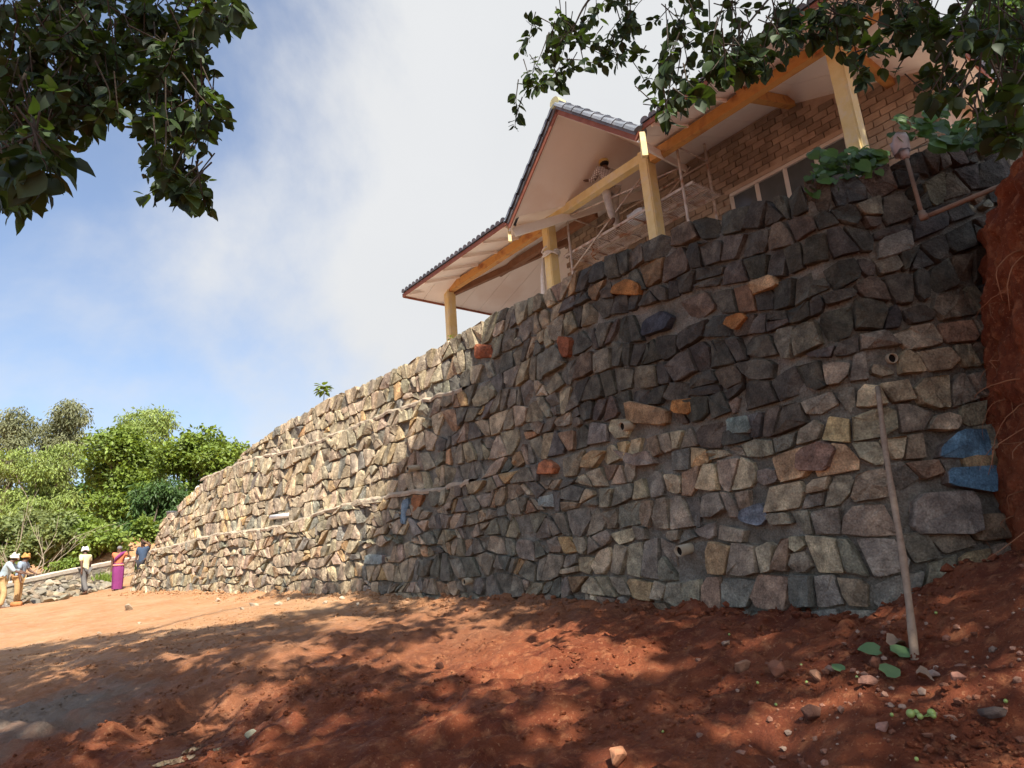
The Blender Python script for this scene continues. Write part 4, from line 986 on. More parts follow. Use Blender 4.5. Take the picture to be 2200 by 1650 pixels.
# ------------------------------------------------------------------ low boundary wall and rubble at the far end of the track
m_lstone = mat('pale_wall_stone', (.75, .72, .70), (1.15, 1.1, 1.05), 8, .9, .5, 25, attr=True, dist=.02)
LW = [(-60, 1272, 22.6), (0, 1258, 23.8), (120, 1232, 26), (220, 1212, 28.2), (300, 1197, 30.4), (345, 1190, 31.5)]
lp = np.array([at(*q) for q in LW]); ls = np.r_[0, np.cumsum(np.linalg.norm(np.diff(lp[:, :2], axis=0), axis=1))]
def LS(u, z, d):       # u along the wall, z metres below its top as negative numbers
    u = np.asarray(u, float); x = np.interp(u, ls, lp[:, 0]); y = np.interp(u, ls, lp[:, 1]); t_ = np.interp(u, ls, lp[:, 2])
    t2 = np.stack([np.interp(u + .1, ls, lp[:, 0]) - np.interp(u - .1, ls, lp[:, 0]), np.interp(u + .1, ls, lp[:, 1]) - np.interp(u - .1, ls, lp[:, 1])], -1); t2 /= np.linalg.norm(t2, axis=-1, keepdims=True)
    n = np.stack([t2[..., 1], -t2[..., 0]], -1)
    return np.stack([x + n[..., 0] * d, y + n[..., 1] * d, t_ + z], -1)
lw = empty('boundary_wall', LS(np.array([3.]), np.array([-.9]), np.array([0.]))[0], 'low pale stone boundary wall behind the rubble heap', 'wall', kind='thing')
ul = np.linspace(.05, ls[-1] - .05, 60); V = np.concatenate([LS(ul, np.full(60, -1.5), np.full(60, 0.)), LS(ul, np.full(60, 0.), np.full(60, 0.)), LS(ul, np.full(60, .0), np.full(60, -.4)), LS(ul, np.full(60, -1.5), np.full(60, -.4))])
il = np.arange(240).reshape(4, 60); link('mortar_core', mesh('mortar_core', V, np.stack([il[:-1, :-1], il[:-1, 1:], il[1:, 1:], il[1:, :-1]], -1).reshape(-1, 4), m_pale), lw)
V = []
for d, z in ((.05, -.09), (.06, .03), (-.45, .03), (-.45, -.05)): V.append(LS(ul, np.full(60, z) + .015 * fbm(ul * 3, ul * 0, s=3), np.full(60, d)))
link('coping', mesh('coping', np.concatenate(V), np.stack([il[:-1, :-1], il[:-1, 1:], il[1:, 1:], il[1:, :-1]], -1).reshape(-1, 4), m_pale, False), lw)
rs2 = random.Random(21); random.seed(9)
for row in range(4):
    u = .1
    while u < ls[-1] - .5:
        w = rs2.uniform(.28, .52); z1 = -.11 - row * .25; P = np.array([(u, z1 - .25), (u + w, z1 - .25 + rs2.uniform(-.05, .05)), (u + w + rs2.uniform(-.08, .08), z1), (u + rs2.uniform(-.08, .08), z1)])
        Q = inset(P, .022)
        if Q is not None and len(Q) > 2:
            Q = roundpoly(Q, .2)
            V, Fc, C = stone_geo(Q, LS, rs2.uniform(.012, .03), .006, hsv_j(rs2.choice([(.26, .22, .18), (.32, .26, .20), (.22, .20, .18)])))
            link('stone', mesh('stone', V, Fc, m_lstone, False, C), lw)
        u += w
rocks = []
def rock_mesh(seed, col, ang=12, flat=.7):
    r = random.Random(seed); bm = bmesh.new()
    for _ in range(ang):
        v_ = Vector((r.gauss(0, 1), r.gauss(0, 1), r.gauss(0, 1))).normalized(); bm.verts.new((v_.x * .5, v_.y * .5 * r.uniform(.7, 1), v_.z * .5 * flat))
    rs_ = bmesh.ops.convex_hull(bm, input=bm.verts); bmesh.ops.delete(bm, geom=[g for g in rs_['geom_unused'] if isinstance(g, bmesh.types.BMVert)], context='VERTS')
    bmesh.ops.bevel(bm, geom=bm.edges[:], offset=.03, segments=1, affect='EDGES') if ang > 12 else None
    me = bpy.data.meshes.new('rock'); bm.to_mesh(me); bm.free(); me.materials.append(m_rock)
    a = me.color_attributes.new('Col', 'FLOAT_COLOR', 'POINT'); c = np.ones((len(me.vertices), 4), np.float32); c[:, :3] = col; a.data.foreach_set('color', c.ravel()); return me
rgrey = [rock_mesh(i, hsv_j(rs2.choice([(.19, .175, .15), (.23, .205, .175), (.16, .15, .14), (.23, .175, .13)]))) for i in range(12)]
n = 0
for k in range(420):
    px = rs2.uniform(18, 232); f = rs2.random(); lo = np.interp(px, [0, 120, 235], [1304, 1292, 1262]); hi = np.interp(px, [0, 100, 170, 235], [1268, 1240, 1240, 1252]); py = lo + (hi - lo) * f
    Yd = np.interp(py - np.interp(px, [0, 120, 235], [1304, 1292, 1262]), [-45, 0], [25.6, 22.2]) + np.interp(px, [0, 130, 165, 235], [-1.2, .6, 2.6, 4.2])
    p = at(px, py, Yd); s_ = rs2.uniform(.22, .52) * (1.15 if f < .3 else 1)
    g_ = float(gh(p[0], p[1])); 
    z = max(g_ + s_ * .12, min(p[2] - .05, g_ + 1.0)); n += 1
    if n > 150: break
    o = link('rubble_stone', rgrey[n % 12], None, (p[0], p[1], z), (rs2.uniform(-.6, .6), rs2.uniform(-.6, .6), rs2.uniform(0, 6.3)), (s_ * rs2.uniform(.8, 1.4), s_, s_ * rs2.uniform(.6, 1)))
    tag(o, 'angular grey stone in the rubble heap by the boundary wall', 'stone', 'rubble stones heaped by the boundary wall')
# core of the heap that the stones rest on
q = MB(); nu, nv = 40, 9; V = []
for i in range(nu):
    px = np.interp(i, [0, nu - 1], [-20, 236]); b_ = np.interp(px, [0, 120, 235], [1306, 1294, 1263]); t_ = np.interp(px, [0, 100, 170, 235], [1270, 1243, 1243, 1253]); yo = np.interp(px, [0, 130, 165, 235], [-1.2, .6, 2.6, 4.2])
    for j in range(nv):
        f = j / (nv - 1); p = at(px, b_ + (t_ - b_) * f, 22.2 + 3.4 * f * np.clip((b_ - t_) / 40, .2, 1) + yo); p[2] = max(min(p[2] - .12, float(gh(p[0], p[1])) + .85), float(gh(p[0], p[1])) - .1) + rs2.uniform(-.06, .06); V.append(p)
q.add(V, [(i * nv + j, (i + 1) * nv + j, (i + 1) * nv + j + 1, i * nv + j + 1) for i in range(nu - 1) for j in range(nv - 1)], (.26, .24, .21)); tag(q.build('rubble', m_rock, None), 'small broken grey rubble under the heaped stones', 'rubble', kind='stuff')

# ------------------------------------------------------------------ leaves
LB_V = np.array([1, 1.18, 1]) * np.array([(0, 0, 0), (.35, 0, -.05), (.7, 0, -.07), (1, 0, -.14), (.12, .17, .02), (.36, .31, .03), (.63, .27, .01), (.87, .11, -.05), (.12, -.17, .02), (.36, -.31, .03), (.63, -.27, .01), (.87, -.11, -.05)], float)
LB_F = [(0, 1, 5, 4), (1, 2, 6, 5), (2, 3, 7, 6), (0, 8, 9, 1), (1, 9, 10, 2), (2, 10, 11, 3)]
LS_V = np.array([(0, 0, 0), (.45, .30, .06), (1, 0, -.06), (.45, -.30, .06)], float); LS_F = [(0, 1, 2), (0, 2, 3)]
def frames(d, n):
    d = d / (np.linalg.norm(d, axis=1, keepdims=True) + 1e-9); s_ = np.cross(n, d); s_ /= np.linalg.norm(s_, axis=1, keepdims=True) + 1e-9; n2 = np.cross(d, s_); return d, s_, n2
def leaf_cloud(P, d, n, size, T=LS_V, TF=LS_F, width=1.):
    d, s_, n2 = frames(d, n); N_ = len(P); K = len(T); size = np.broadcast_to(size, (N_,))
    V = P[:, None] + size[:, None, None] * (T[None, :, :1] * d[:, None] + width * T[None, :, 1:2] * s_[:, None] + T[None, :, 2:] * n2[:, None])
    Fc = [tuple(np.asarray(f)) for f in TF]
    if len({len(f) for f in TF}) == 1: Fa = (np.array(TF)[None] + (np.arange(N_) * K)[:, None, None]).reshape(-1, len(TF[0]))
    return V.reshape(-1, 3), Fa
def rvec(n, r=RNG): v = r.normal(size=(n, 3)); return v / np.linalg.norm(v, axis=1, keepdims=True)

# ------------------------------------------------------------------ trees beyond the boundary wall
def far_tree(label, px, py0, py1, wpx, Y, m_, blobs, leaf, n, seed, trunk_px=None, drop=0., group='trees beyond the boundary wall', name='tree', upright=.3, mtr=None):
    """blobs: (dx, dy, rx, ry) in units of half-width / height measured inside the crown's box seen in the photograph"""
    r = np.random.default_rng(seed); top = at(px, py0, Y); low = at(px, py1, Y); base = np.array([at(trunk_px or px, py1, Y)[0], Y, 0]); base[2] = float(gh(base[0], Y)) - .2
    hw = wpx / 2 * np.linalg.norm(top - CAMP) / F * .95; ht = top[2] - low[2]
    root = empty(name, base, label, 'tree' if name == 'tree' else 'shrub', group, kind='thing'); br = MB(); cx = (top[0] + low[0]) / 2
    P = []; D = []
    fork = np.array([cx, Y, low[2] + ht * .12]); br.tube([base, base * .4 + fork * .6 + [.1, 0, 0], fork], [ht * .03 + .05, ht * .024 + .04, ht * .018 + .03], 8)
    for dx, dy, rx, ry in blobs:
        c = np.array([cx + dx * hw, Y + r.uniform(-.35, .35) * hw, low[2] + dy * ht]); rr = np.array([rx * hw, rx * hw * .9, ry * ht])
        br.tube([fork, (fork + c) / 2 + r.normal(0, .15, 3), c], [ht * .014 + .02, ht * .009 + .015, .015], 6)
        nb = max(6, int(n * rx * ry / sum(b[2] * b[3] for b in blobs) / 26))
        cc = c + rvec(nb, r) * (r.uniform(.35, 1.0, (nb, 1)) ** .6) * rr
        for q_ in cc[:12]: br.tube([c, (c + q_) / 2 + r.normal(0, .08, 3), q_], [.02, .014, .006], 4)
        for q_ in cc:
            k = 26; s_ = leaf * 2.0; v = rvec(k, r) * r.uniform(.2, 1, (k, 1)) * s_ * np.array([1, 1, .65]); P.append(q_ + v); D.append(v / s_ + r.normal(0, .5, (k, 3)) + np.array([0, 0, -.25 - drop]))
    P = np.concatenate(P); D = np.concatenate(D); Nn = r.normal(0, .55, P.shape) + np.array([0, 0, upright]) + np.array([.1, -.35, .35])
    V, Fc = leaf_cloud(P, D, Nn, leaf * r.uniform(.6, 1.2, len(P)), width=.55 if drop > .5 else 1.)
    br.build('trunk', mtr or m_bark, root, True); tag(link('crown', mesh('crown', V, Fc, m_), root), kind='stuff')
    return root
def lf(n, a, b, rnd=.35): return mat(n, a, b, .9, .5, 0, transl=.22, rnd=rnd, spec=.3)
m_euc = lf('eucalyptus_leaf', (.13, .145, .075), (.20, .21, .115)); m_fea = lf('feathery_leaf', (.16, .22, .055), (.24, .30, .085)); m_brt = lf('bright_leaf', (.095, .145, .020), (.17, .23, .040))
m_olv = lf('olive_leaf', (.115, .15, .045), (.17, .20, .07)); m_drk = lf('dark_leaf', (.04, .085, .022), (.07, .125, .03)); m_shr = lf('shrub_leaf', (.11, .165, .027), (.175, .235, .045))
def blb(seed, n=9, flat=1.):
    r = random.Random(seed); o = []
    for k in range(n):
        a = r.uniform(0, 6.3); q = math.sqrt(r.random()); y = .5 + .38 * math.sin(a) * q; w = 1 - abs(y - .45) * .9
        o.append((math.cos(a) * q * .72 * w, y, r.uniform(.20, .36), r.uniform(.10, .18) * flat))
    return o
far_tree('dull olive eucalyptus tree at the far left edge of the view', 8, 880, 1190, 130, 44, m_euc, [(.2, .86, .45, .13), (-.5, .8, .4, .12), (.5, .7, .3, .1), (0, .55, .5, .13), (-.3, .35, .5, .14)], .30, 9000, 1, drop=.8)
far_tree('tall grey-green eucalyptus tree with a ragged top, second from the left', 122, 868, 1190, 130, 45, m_euc, [(.35, .9, .5, .1), (-.2, .8, .55, .1), (.4, .72, .45, .09), (-.35, .64, .4, .1), (.1, .5, .5, .12)], .30, 9000, 2, drop=.8)
far_tree('feathery yellow-green tree in front of the eucalyptus', 95, 958, 1200, 200, 41, m_fea, blb(3, 12) + [(-.5, .85, .35, .14), (.25, .9, .35, .12)], .27, 14000, 3, drop=.7)
far_tree('tall pale green tree rising highest in the middle of the grove', 292, 872, 1190, 175, 43, m_fea, [(-.1, .9, .55, .09), (.5, .86, .35, .09), (-.5, .78, .4, .1), (.2, .75, .55, .12), (-.2, .6, .6, .13), (.3, .5, .5, .13)], .27, 13000, 4, drop=.6)
far_tree('broad bright green leafy tree in the middle of the grove', 268, 935, 1190, 215, 37, m_brt, blb(5, 16) + [(-.1, .88, .4, .13), (.4, .8, .35, .13), (-.55, .7, .35, .14)], .25, 26000, 5)
far_tree('bright green leafy tree closest to the stone wall', 430, 922, 1180, 200, 36, m_brt, blb(6, 14) + [(-.05, .9, .4, .11), (.45, .78, .4, .12), (-.5, .75, .4, .14)], .25, 22000, 6)
far_tree('dark evergreen tree filling the gap behind the bright trees', 195, 985, 1200, 150, 46, m_drk, blb(7, 10), .33, 8000, 7)
far_tree('dark drooping tree below the bright tree at the stone wall', 345, 1035, 1200, 200, 34, m_drk, blb(8, 12), .30, 9000, 8, drop=.6)
far_tree('yellowing leafy sapling standing in front of the dark tree', 312, 1098, 1180, 62, 33, m_shr, blb(9, 6), .22, 2200, 9, name='shrub', group='shrubs beyond the boundary wall')
far_tree('bright green bush right behind the boundary wall', 175, 1085, 1236, 190, 32, m_shr, blb(10, 14), .25, 14000, 10, name='shrub', group='shrubs beyond the boundary wall')
far_tree('dusty olive bush at the left edge behind the stooping man', 55, 1062, 1250, 190, 31, m_olv, blb(11, 14), .20, 14000, 11, name='shrub', group='shrubs beyond the boundary wall')
far_tree('small yellow-green shrub just over the boundary wall', 148, 1203, 1232, 60, 28.6, m_shr, blb(12, 5), .16, 900, 12, name='shrub', group='shrubs beyond the boundary wall')
far_tree('dark green tree behind the right end of the pavilion', 2150, 10, 330, 260, 26, m_drk, blb(14, 12), .3, 9000, 14, group='tree behind the pavilion')
# bare branches
m_bare = mat('bare_twig', (.26, .215, .15), (.36, .30, .22), 9, .9, .3, 40)
rq = random.Random(8)
def bare_shrub(label, px, py, Y, hpx, n, seed):
    r = random.Random(seed); b = at(px, py, Y); b[2] = float(gh(b[0], b[1])) - .1; root = empty('bare_shrub', b, label, 'shrub', 'bare shrubs', kind='thing'); H_ = hpx * Y / F
    for k in range(n):
        d = np.array([r.uniform(-.8, .9), r.uniform(-.6, .3), r.uniform(.4, 1)]); d /= np.linalg.norm(d); p = b.copy(); pts = [p]; q = MB()
        for j in range(8):
            p = p + d * H_ / 8; d = d + np.array([r.uniform(-.25, .25), r.uniform(-.2, .2), r.uniform(-.16, .1)]); d /= np.linalg.norm(d); pts.append(p)
            if j > 1:
                e = d + np.array([r.uniform(-.8, .8), r.uniform(-.5, .5), r.uniform(-.2, .7)]); l_ = H_ * r.uniform(.12, .3); q.tube([p, p + e * l_ * .5, p + e * l_ + np.array([0, 0, r.uniform(-.1, .1)])], [.011, .008, .004], 4)
        q.tube(pts, np.linspace(.026, .006, 9), 5); q.build('branch', m_bare, root, True)
bare_shrub('leafless grey shrub with long bare branches at the left edge', 20, 1245, 29.5, 190, 9, 4)
bare_shrub('leafless grey shrub sprawling over the boundary wall', 75, 1240, 28.5, 130, 6, 6)
def tuft(label, P, h, n, m_, seed, spread=.25, nm='grass_tuft', cat='grass'):
    r = np.random.default_rng(seed); q = np.repeat(P[None], n, 0) + np.c_[r.normal(0, spread, (n, 2)), np.zeros(n)]; q[:, 2] = gh(q[:, 0], q[:, 1]) - .02
    d = r.normal(0, .35, (n, 3)) + np.array([0, 0, 1]); V, Fc = leaf_cloud(q, d, rvec(n, r), h * r.uniform(.5, 1.1, n), width=.18); tag(link(nm, mesh(nm, V, Fc, m_)), label, cat)
tuft('green grass tuft at the foot of the boundary wall', person_at(224, 1247, 28.0), .5, 260, m_shr, 5)
tuft('low green weeds on the soil mound beside the wall end', person_at(292, 1170, 31.), .7, 260, m_drk, 6, .5)
# red soil mound behind the people
q = MB(); c = at(285, 1192, 33); V = []
for i in range(26):
    for j in range(14):
        x = (i / 25 - .5) * 6.5; y = (j / 13 - .5) * 4; h_ = 1.5 * math.exp(-(x / 2.0) ** 2 - (y / 1.6) ** 2) * (1 + .25 * float(fbm(np.array([x * 1.5]), np.array([y * 1.5]), s=4)[0])); V.append((c[0] + x, c[1] + y, float(gh(c[0] + x, c[1] + y)) - .1 + h_))
q.add(V, [(i * 14 + j, (i + 1) * 14 + j, (i + 1) * 14 + j + 1, i * 14 + j + 1) for i in range(25) for j in range(13)]); q.build('soil_mound', m_soil, None, True, kind='structure')

# ------------------------------------------------------------------ overhanging trees: hanging sprays in view, dense crown overhead
SKYPOLY_L = [(-400, -400), (560, -400), (545, 45), (440, 75), (455, 160), (480, 240), (488, 310), (470, 345), (455, 385), (440, 462), (400, 430), (312, 432), (290, 270), (215, 250), (195, 300), (160, 350), (95, 380), (128, 450), (100, 468), (-400, 480)]
SKYPOLY_R = [(1135, -400), (1060, 95), (1095, 175), (1085, 275), (1130, 275), (1145, 205), (1205, 195), (1240, 150), (1320, 150), (1350, 110), (1362, 190), (1400, 235), (1430, 275), (1540, 255), (1545, 175), (1650, 165), (1690, 120), (1745, 85), (1790, 100), (1850, 175), (1905, 150), (1960, 205), (2055, 215), (2110, 290), (2200, 320), (2700, 330), (2700, -400)]
def allowed(P, margin=70):
    px, py = proj(P); ok = ~infront(P) | (px < -margin) | (px > 2200 + margin) | (py < -margin) | (py > 1650)
    return ok | inpoly(px, py, SKYPOLY_L) | inpoly(px, py, SKYPOLY_R)
def bent(c, tw, w):
    V = LB_V.copy(); V[:, 1] *= w; V[:, 2] += c * V[:, 0] ** 2 - .25 * abs(c) * V[:, 0] + tw * V[:, 1] * V[:, 0]; return V
me_leaves = [mesh('leaf', bent(*q), LB_F, m_leaf, True) for q in ((0, 0, 1), (-.35, .3, .9), (.25, -.3, 1.1), (-.2, -.5, .8), (-.5, .1, 1.15))]
def sprays(SP, tree, dens, seed, hero=292):
    """SP: (px, py, Y, count, spread px x, spread px y, length) clusters of hanging sprays"""
    r = np.random.default_rng(seed); LP, LD, LN, LSz = [], [], [], []; tw = MB()
    for px, py, Y, cnt, sx, sy, ln_ in SP:
        for k in range(int(cnt * dens)):
            x = px + r.uniform(-sx, sx); y = py + r.uniform(-sy, sy); a = at(x, y, Y * r.uniform(.88, 1.15))
            if not allowed(a[None], 0)[0]: continue
            dirn = np.array([r.normal(0, .45), r.normal(0, .45), -1.0 + r.uniform(-.2, .5)]); dirn /= np.linalg.norm(dirn); m_n = int(r.integers(4, 9)); L_ = ln_ * r.uniform(.6, 1.1); p = a.copy(); pts = [p - dirn * .15, p]
            ok_n = 0
            for j in range(m_n):
                p = p + dirn * L_ / m_n; dirn = dirn + r.normal(0, .12, 3); dirn /= np.linalg.norm(dirn)
                if not allowed(p[None], 0)[0]: break
                pts.append(p.copy()); ok_n += 1
                for sd in (1, -1):
                    if r.random() < .12: continue
                    out = np.cross(dirn, r.normal(0, 1, 3)); out /= np.linalg.norm(out) + 1e-9; d = out * .8 + dirn * .55 + np.array([0, 0, -.15]); LP.append(p + out * .012); LD.append(d); LN.append(r.normal(0, .6, 3) + np.array([.25 * r.normal(), -.2, 1.0])); LSz.append(r.uniform(.06, .13) * (1.25 if Y < 3.6 else 1))
            tw.tube(pts, np.linspace(.006, .002, len(pts)), 4, False)
    tw.build('twig', m_darkbark, tree, True, kind='stuff')
    LP = np.array(LP); LD = np.array(LD); LN = np.array(LN); LSz = np.array(LSz)
    px, py = proj(LP); vis = (px > 0) & (px < 2200) & (py > 0); key = np.where(vis, LSz / np.linalg.norm(LP - CAMP, axis=1), 0); od = np.argsort(-key); hs = od[:hero]; rest_ = od[hero:]
    d, s_, n2 = frames(LD[hs], LN[hs])
    for i in range(len(hs)):
        o = link('leaf', me_leaves[i % 5], tree); z = LSz[hs[i]]; p = LP[hs[i]]
        o.matrix_basis = Matrix(((d[i, 0] * z, s_[i, 0] * z, n2[i, 0] * z, p[0]), (d[i, 1] * z, s_[i, 1] * z, n2[i, 1] * z, p[1]), (d[i, 2] * z, s_[i, 2] * z, n2[i, 2] * z, p[2]), (0, 0, 0, 1)))
    V, Fc = leaf_cloud(LP[rest_], LD[rest_], LN[rest_], LSz[rest_], LB_V, LB_F); tag(link('foliage', mesh('foliage', V, Fc, m_leaf), tree), kind='stuff')
    print('leaves', len(LP))
tL = empty('overhanging_tree', (-7.5, -1.5, float(gh(-7.5, -1.5))), 'leafy tree overhanging from the top left, nearly black against the sky', 'tree', kind='thing')
tR = empty('overhanging_tree', (8.2, 1.0, 5.4), 'leafy tree overhanging the pavilion roof from the top right', 'tree', kind='thing')
SPL = [(60, 60, 4.6, 46, 130, 110, .42), (230, 70, 4.6, 42, 120, 90, .40), (400, 60, 4.4, 26, 110, 60, .34), (480, 15, 4.2, 9, 50, 18, .22), (120, 180, 4.4, 34, 130, 70, .36), (380, 170, 4.3, 26, 80, 70, .34), (60, 250, 4.2, 22, 70, 50, .30), (390, 270, 4.2, 14, 70, 40, .34), (385, 360, 4.2, 7, 60, 30, .30), (60, 320, 2.9, 7, 60, 30, .2), (60, 400, 4.0, 9, 60, 20, .18), (200, 190, 4.6, 14, 60, 40, .26), (130, -120, 5, 50, 300, 120, .45), (420, 395, 4.2, 3, 20, 15, .22)]
SPR = [(1250, 40, 6.2, 22, 110, 40, .34), (1180, 110, 6.2, 16, 80, 40, .34), (1150, 160, 6.2, 8, 50, 30, .30), (1112, 215, 6.2, 3, 14, 20, .30), (1290, 105, 6.2, 8, 40, 30, .3), (1380, 30, 6.0, 18, 90, 40, .34), (1420, 110, 5.6, 11, 60, 40, .36), (1405, 190, 5.6, 5, 25, 40, .36), (1520, 60, 5.2, 26, 90, 60, .36), (1480, 190, 4.8, 10, 50, 45, .3), (1640, 60, 5.0, 40, 100, 60, .40), (1600, 120, 4.8, 14, 50, 30, .26), (1760, 30, 4.8, 36, 100, 40, .34), (1880, 25, 4.6, 30, 110, 30, .30), (1850, 130, 4.4, 7, 50, 30, .24), (2020, 40, 4.4, 26, 110, 45, .28), (2150, 90, 4.2, 44, 90, 90, .38), (1990, 165, 4.0, 10, 60, 30, .24), (2130, 220, 3.9, 22, 80, 60, .28), (2040, 190, 3.9, 8, 50, 20, .2), (1700, -120, 5.2, 70, 520, 120, .45), (2170, 290, 3.8, 10, 50, 30, .2), (1725, 150, 4.6, 3, 20, 20, .3)]
def limb(tree, pts, r0, r1, n=14):
    P = _catmull(np.array(pts), 8); MB().tube(P, np.linspace(r0, r1, len(P)), 9).build('limb', m_bark if r0 > .06 else m_darkbark, tree, True)
def trunk(tree, pts, r0, r1): P = _catmull(np.array(pts), 8); MB().tube(P, np.linspace(r0, r1, len(P)), 12).build('trunk', m_bark, tree, True)
trunk(tL, [(-7.5, -1.5, -.6), (-7.3, -1.2, 2.5), (-6.9, -.6, 5.5), (-6.4, -.6, 9), (-5.6, -1.6, 13.5)], .38, .14)
trunk(tR, [(8.2, 1.0, 4.6), (8.0, 1.1, 7), (7.6, 1.4, 9.5), (7.0, .6, 13), (6.2, -1, 16)], .38, .13)
limb(tL, [(-6.9, -.6, 5.5), (-5.6, 1.3, 6.6), (-3.8, 3.2, 6.2), at(200, -60, 4.7)], .11, .03)
limb(tL, [(-3.8, 3.2, 6.2), at(260, -40, 4.7), at(360, 90, 4.4), at(395, 230, 4.3), at(385, 350, 4.2)], .025, .004); limb(tL, [(-3.8, 3.2, 6.2), at(90, 20, 4.6), at(40, 200, 4.2), at(60, 380, 4.0)], .025, .005)
limb(tR, [(7.6, 1.4, 9.5), (5.8, 3, 9.0), (3.9, 4.6, 7.6), at(1700, -60, 5.2)], .11, .03); limb(tR, [(3.9, 4.6, 7.6), at(1500, -50, 5.6), at(1290, -20, 6.1), at(1215, 95, 6.2)], .03, .006)
limb(tR, [(5.8, 3, 9.0), (4.6, 3.6, 7.4), at(2100, -30, 4.4), at(2010, 130, 4.1)], .05, .008); limb(tR, [at(1700, -60, 5.2), at(1600, 60, 5.0), at(1500, 190, 4.8)], .012, .004)
sprays(SPL, tL, 1.5, 31); sprays(SPR, tR, .78, 32)
# the crowns overhead that shade the near ground and the near end of the wall
SHADE = [(-200, 1420), (0, 1392), (250, 1362), (480, 1348), (650, 1312), (790, 1295), (838, 1180), (852, 1060), (900, 985), (1090, 905), (1100, 800), (1185, 655), (1300, 560), (1500, 470), (2300, 200), (2400, 1900), (-300, 1900)]
LIT = [(1130, 1408, 230, 40), (950, 1310, 55, 16), (1020, 1345, 60, 10), (590, 1482, 50, 16), (430, 1512, 80, 10), (230, 1580, 70, 14), (160, 1452, 60, 8), (420, 1420, 70, 7), (640, 1395, 70, 9), (1430, 1415, 34, 10), (1590, 1385, 40, 9), (1765, 1512, 30, 9), (1330, 1640, 55, 14), (1880, 1632, 120, 18), (740, 1345, 60, 8), (1000, 1500, 40, 8), (1655, 515, 9, 40), (1640, 620, 35, 9), (1960, 440, 14, 30), (1490, 690, 8, 14), (1080, 720, 40, 25), (1040, 800, 25, 30)]
r = np.random.default_rng(77); tgt = []
gxs = r.uniform(-12, 6, 60000); gys = r.uniform(2.2, 15.5, 60000); G_ = np.c_[gxs, gys, g0(gxs, gys)]
us = r.uniform(.3, UL * .62, 42000); zs = r.uniform(.9, 6.3, 42000); Wp = S(us, zs, np.zeros(len(us))); Wp = Wp[zs < ztop(us)]
for Q_, dens in ((G_, 1.0), (Wp, 1.0)):
    px, py = proj(Q_); k = inpoly(px, py, SHADE)
    for a, b, c, d in LIT: k &= (((px - a) / (c * 1.2 + 10)) ** 2 + ((py - b) / (d * 1.5 + 8)) ** 2) > 1
    tgt.append(Q_[k])
G_t, W_t = tgt
def crown(tgts, n, seed, tmin, tmax):
    r = np.random.default_rng(seed); T_ = tgts[r.integers(0, len(tgts), n)]; out = []
    todo = np.arange(n); pos = np.zeros((n, 3)); done = np.zeros(n, bool)
    for k in range(14):
        i = np.where(~done)[0]
        if len(i) == 0: break
        t = r.uniform(tmin, tmax, len(i)) + k * .4; p = T_[i] + SUN[None] * t[:, None]; px, py = proj(p)
        ok = (~infront(p)) | (px < -90) | (px > 2290) | (py < -90); ok &= p[:, 2] > 4.2
        pos[i[ok]] = p[ok]; done[i[ok]] = True
    return pos[done]
gl = crown(G_t, 2700, 1, 13, 21); gw = crown(W_t, 1700, 2, 13, 22)
allp = np.concatenate([gl, gw])
def leaf_groups(C, k, spread, size, seed):
    r = np.random.default_rng(seed); P = np.repeat(C, k, 0) + r.normal(0, spread, (len(C) * k, 3)) * np.array([1, 1, .6]); d = rvec(len(P), r) + np.array([0, 0, -.3]); n = r.normal(0, .45, P.shape) + SUN[None] * 1.0
    return leaf_cloud(P, d, n, size * r.uniform(.7, 1.2, len(P)))
for tree, sel, sd in ((tL, allp[:, 0] < -1.2, 5), (tR, allp[:, 0] >= -1.2, 6)):
    C = allp[sel]; V, Fc = leaf_groups(C, 11, .15, .24, sd); tag(link('crown', mesh('crown', V, Fc, m_leaf), tree), kind='stuff')
    rr = random.Random(sd); hub = np.array([-5.7, -1.5, 13.]) if tree is tL else np.array([6.6, 0, 14.5])
    for k in range(16):
        c = C[rr.randrange(len(C))]; mid = (hub + c) / 2 + np.array([0, 0, .5]); limb(tree, [hub + np.array([0, 0, -rr.uniform(0, 3)]), mid, c], .07, .015)
print('crown groups', len(allp))

# ------------------------------------------------------------------ things on and beside the wall
def wpt(px, py, d=0.):
    u, z = wuv(px, py); return S(np.array([u]), np.array([z]), np.array([float(d)]))[0], np.r_[pnorm(np.array([u]))[0] * SGN, 0.]
m_wood = mat('weathered_wood', (.24, .17, .115), (.36, .27, .19), 14, .85, .5, 40)
a = gp(1968, 1412); b, n_w = wpt(1878, 842, .10); b = b + n_w * .02
pts = [a + (b - a) * f + np.array([.012 * math.sin(f * 7), .012 * math.cos(f * 5), 0]) for f in np.linspace(-.015, 1.0, 14)]
tag(MB().tube(pts, np.linspace(.027, .022, 14) + .003 * np.sin(np.arange(14) * 2.1), 10).build('wooden_pole', m_wood, None, True), 'long brown wooden pole leaning against the stone wall', 'pole')
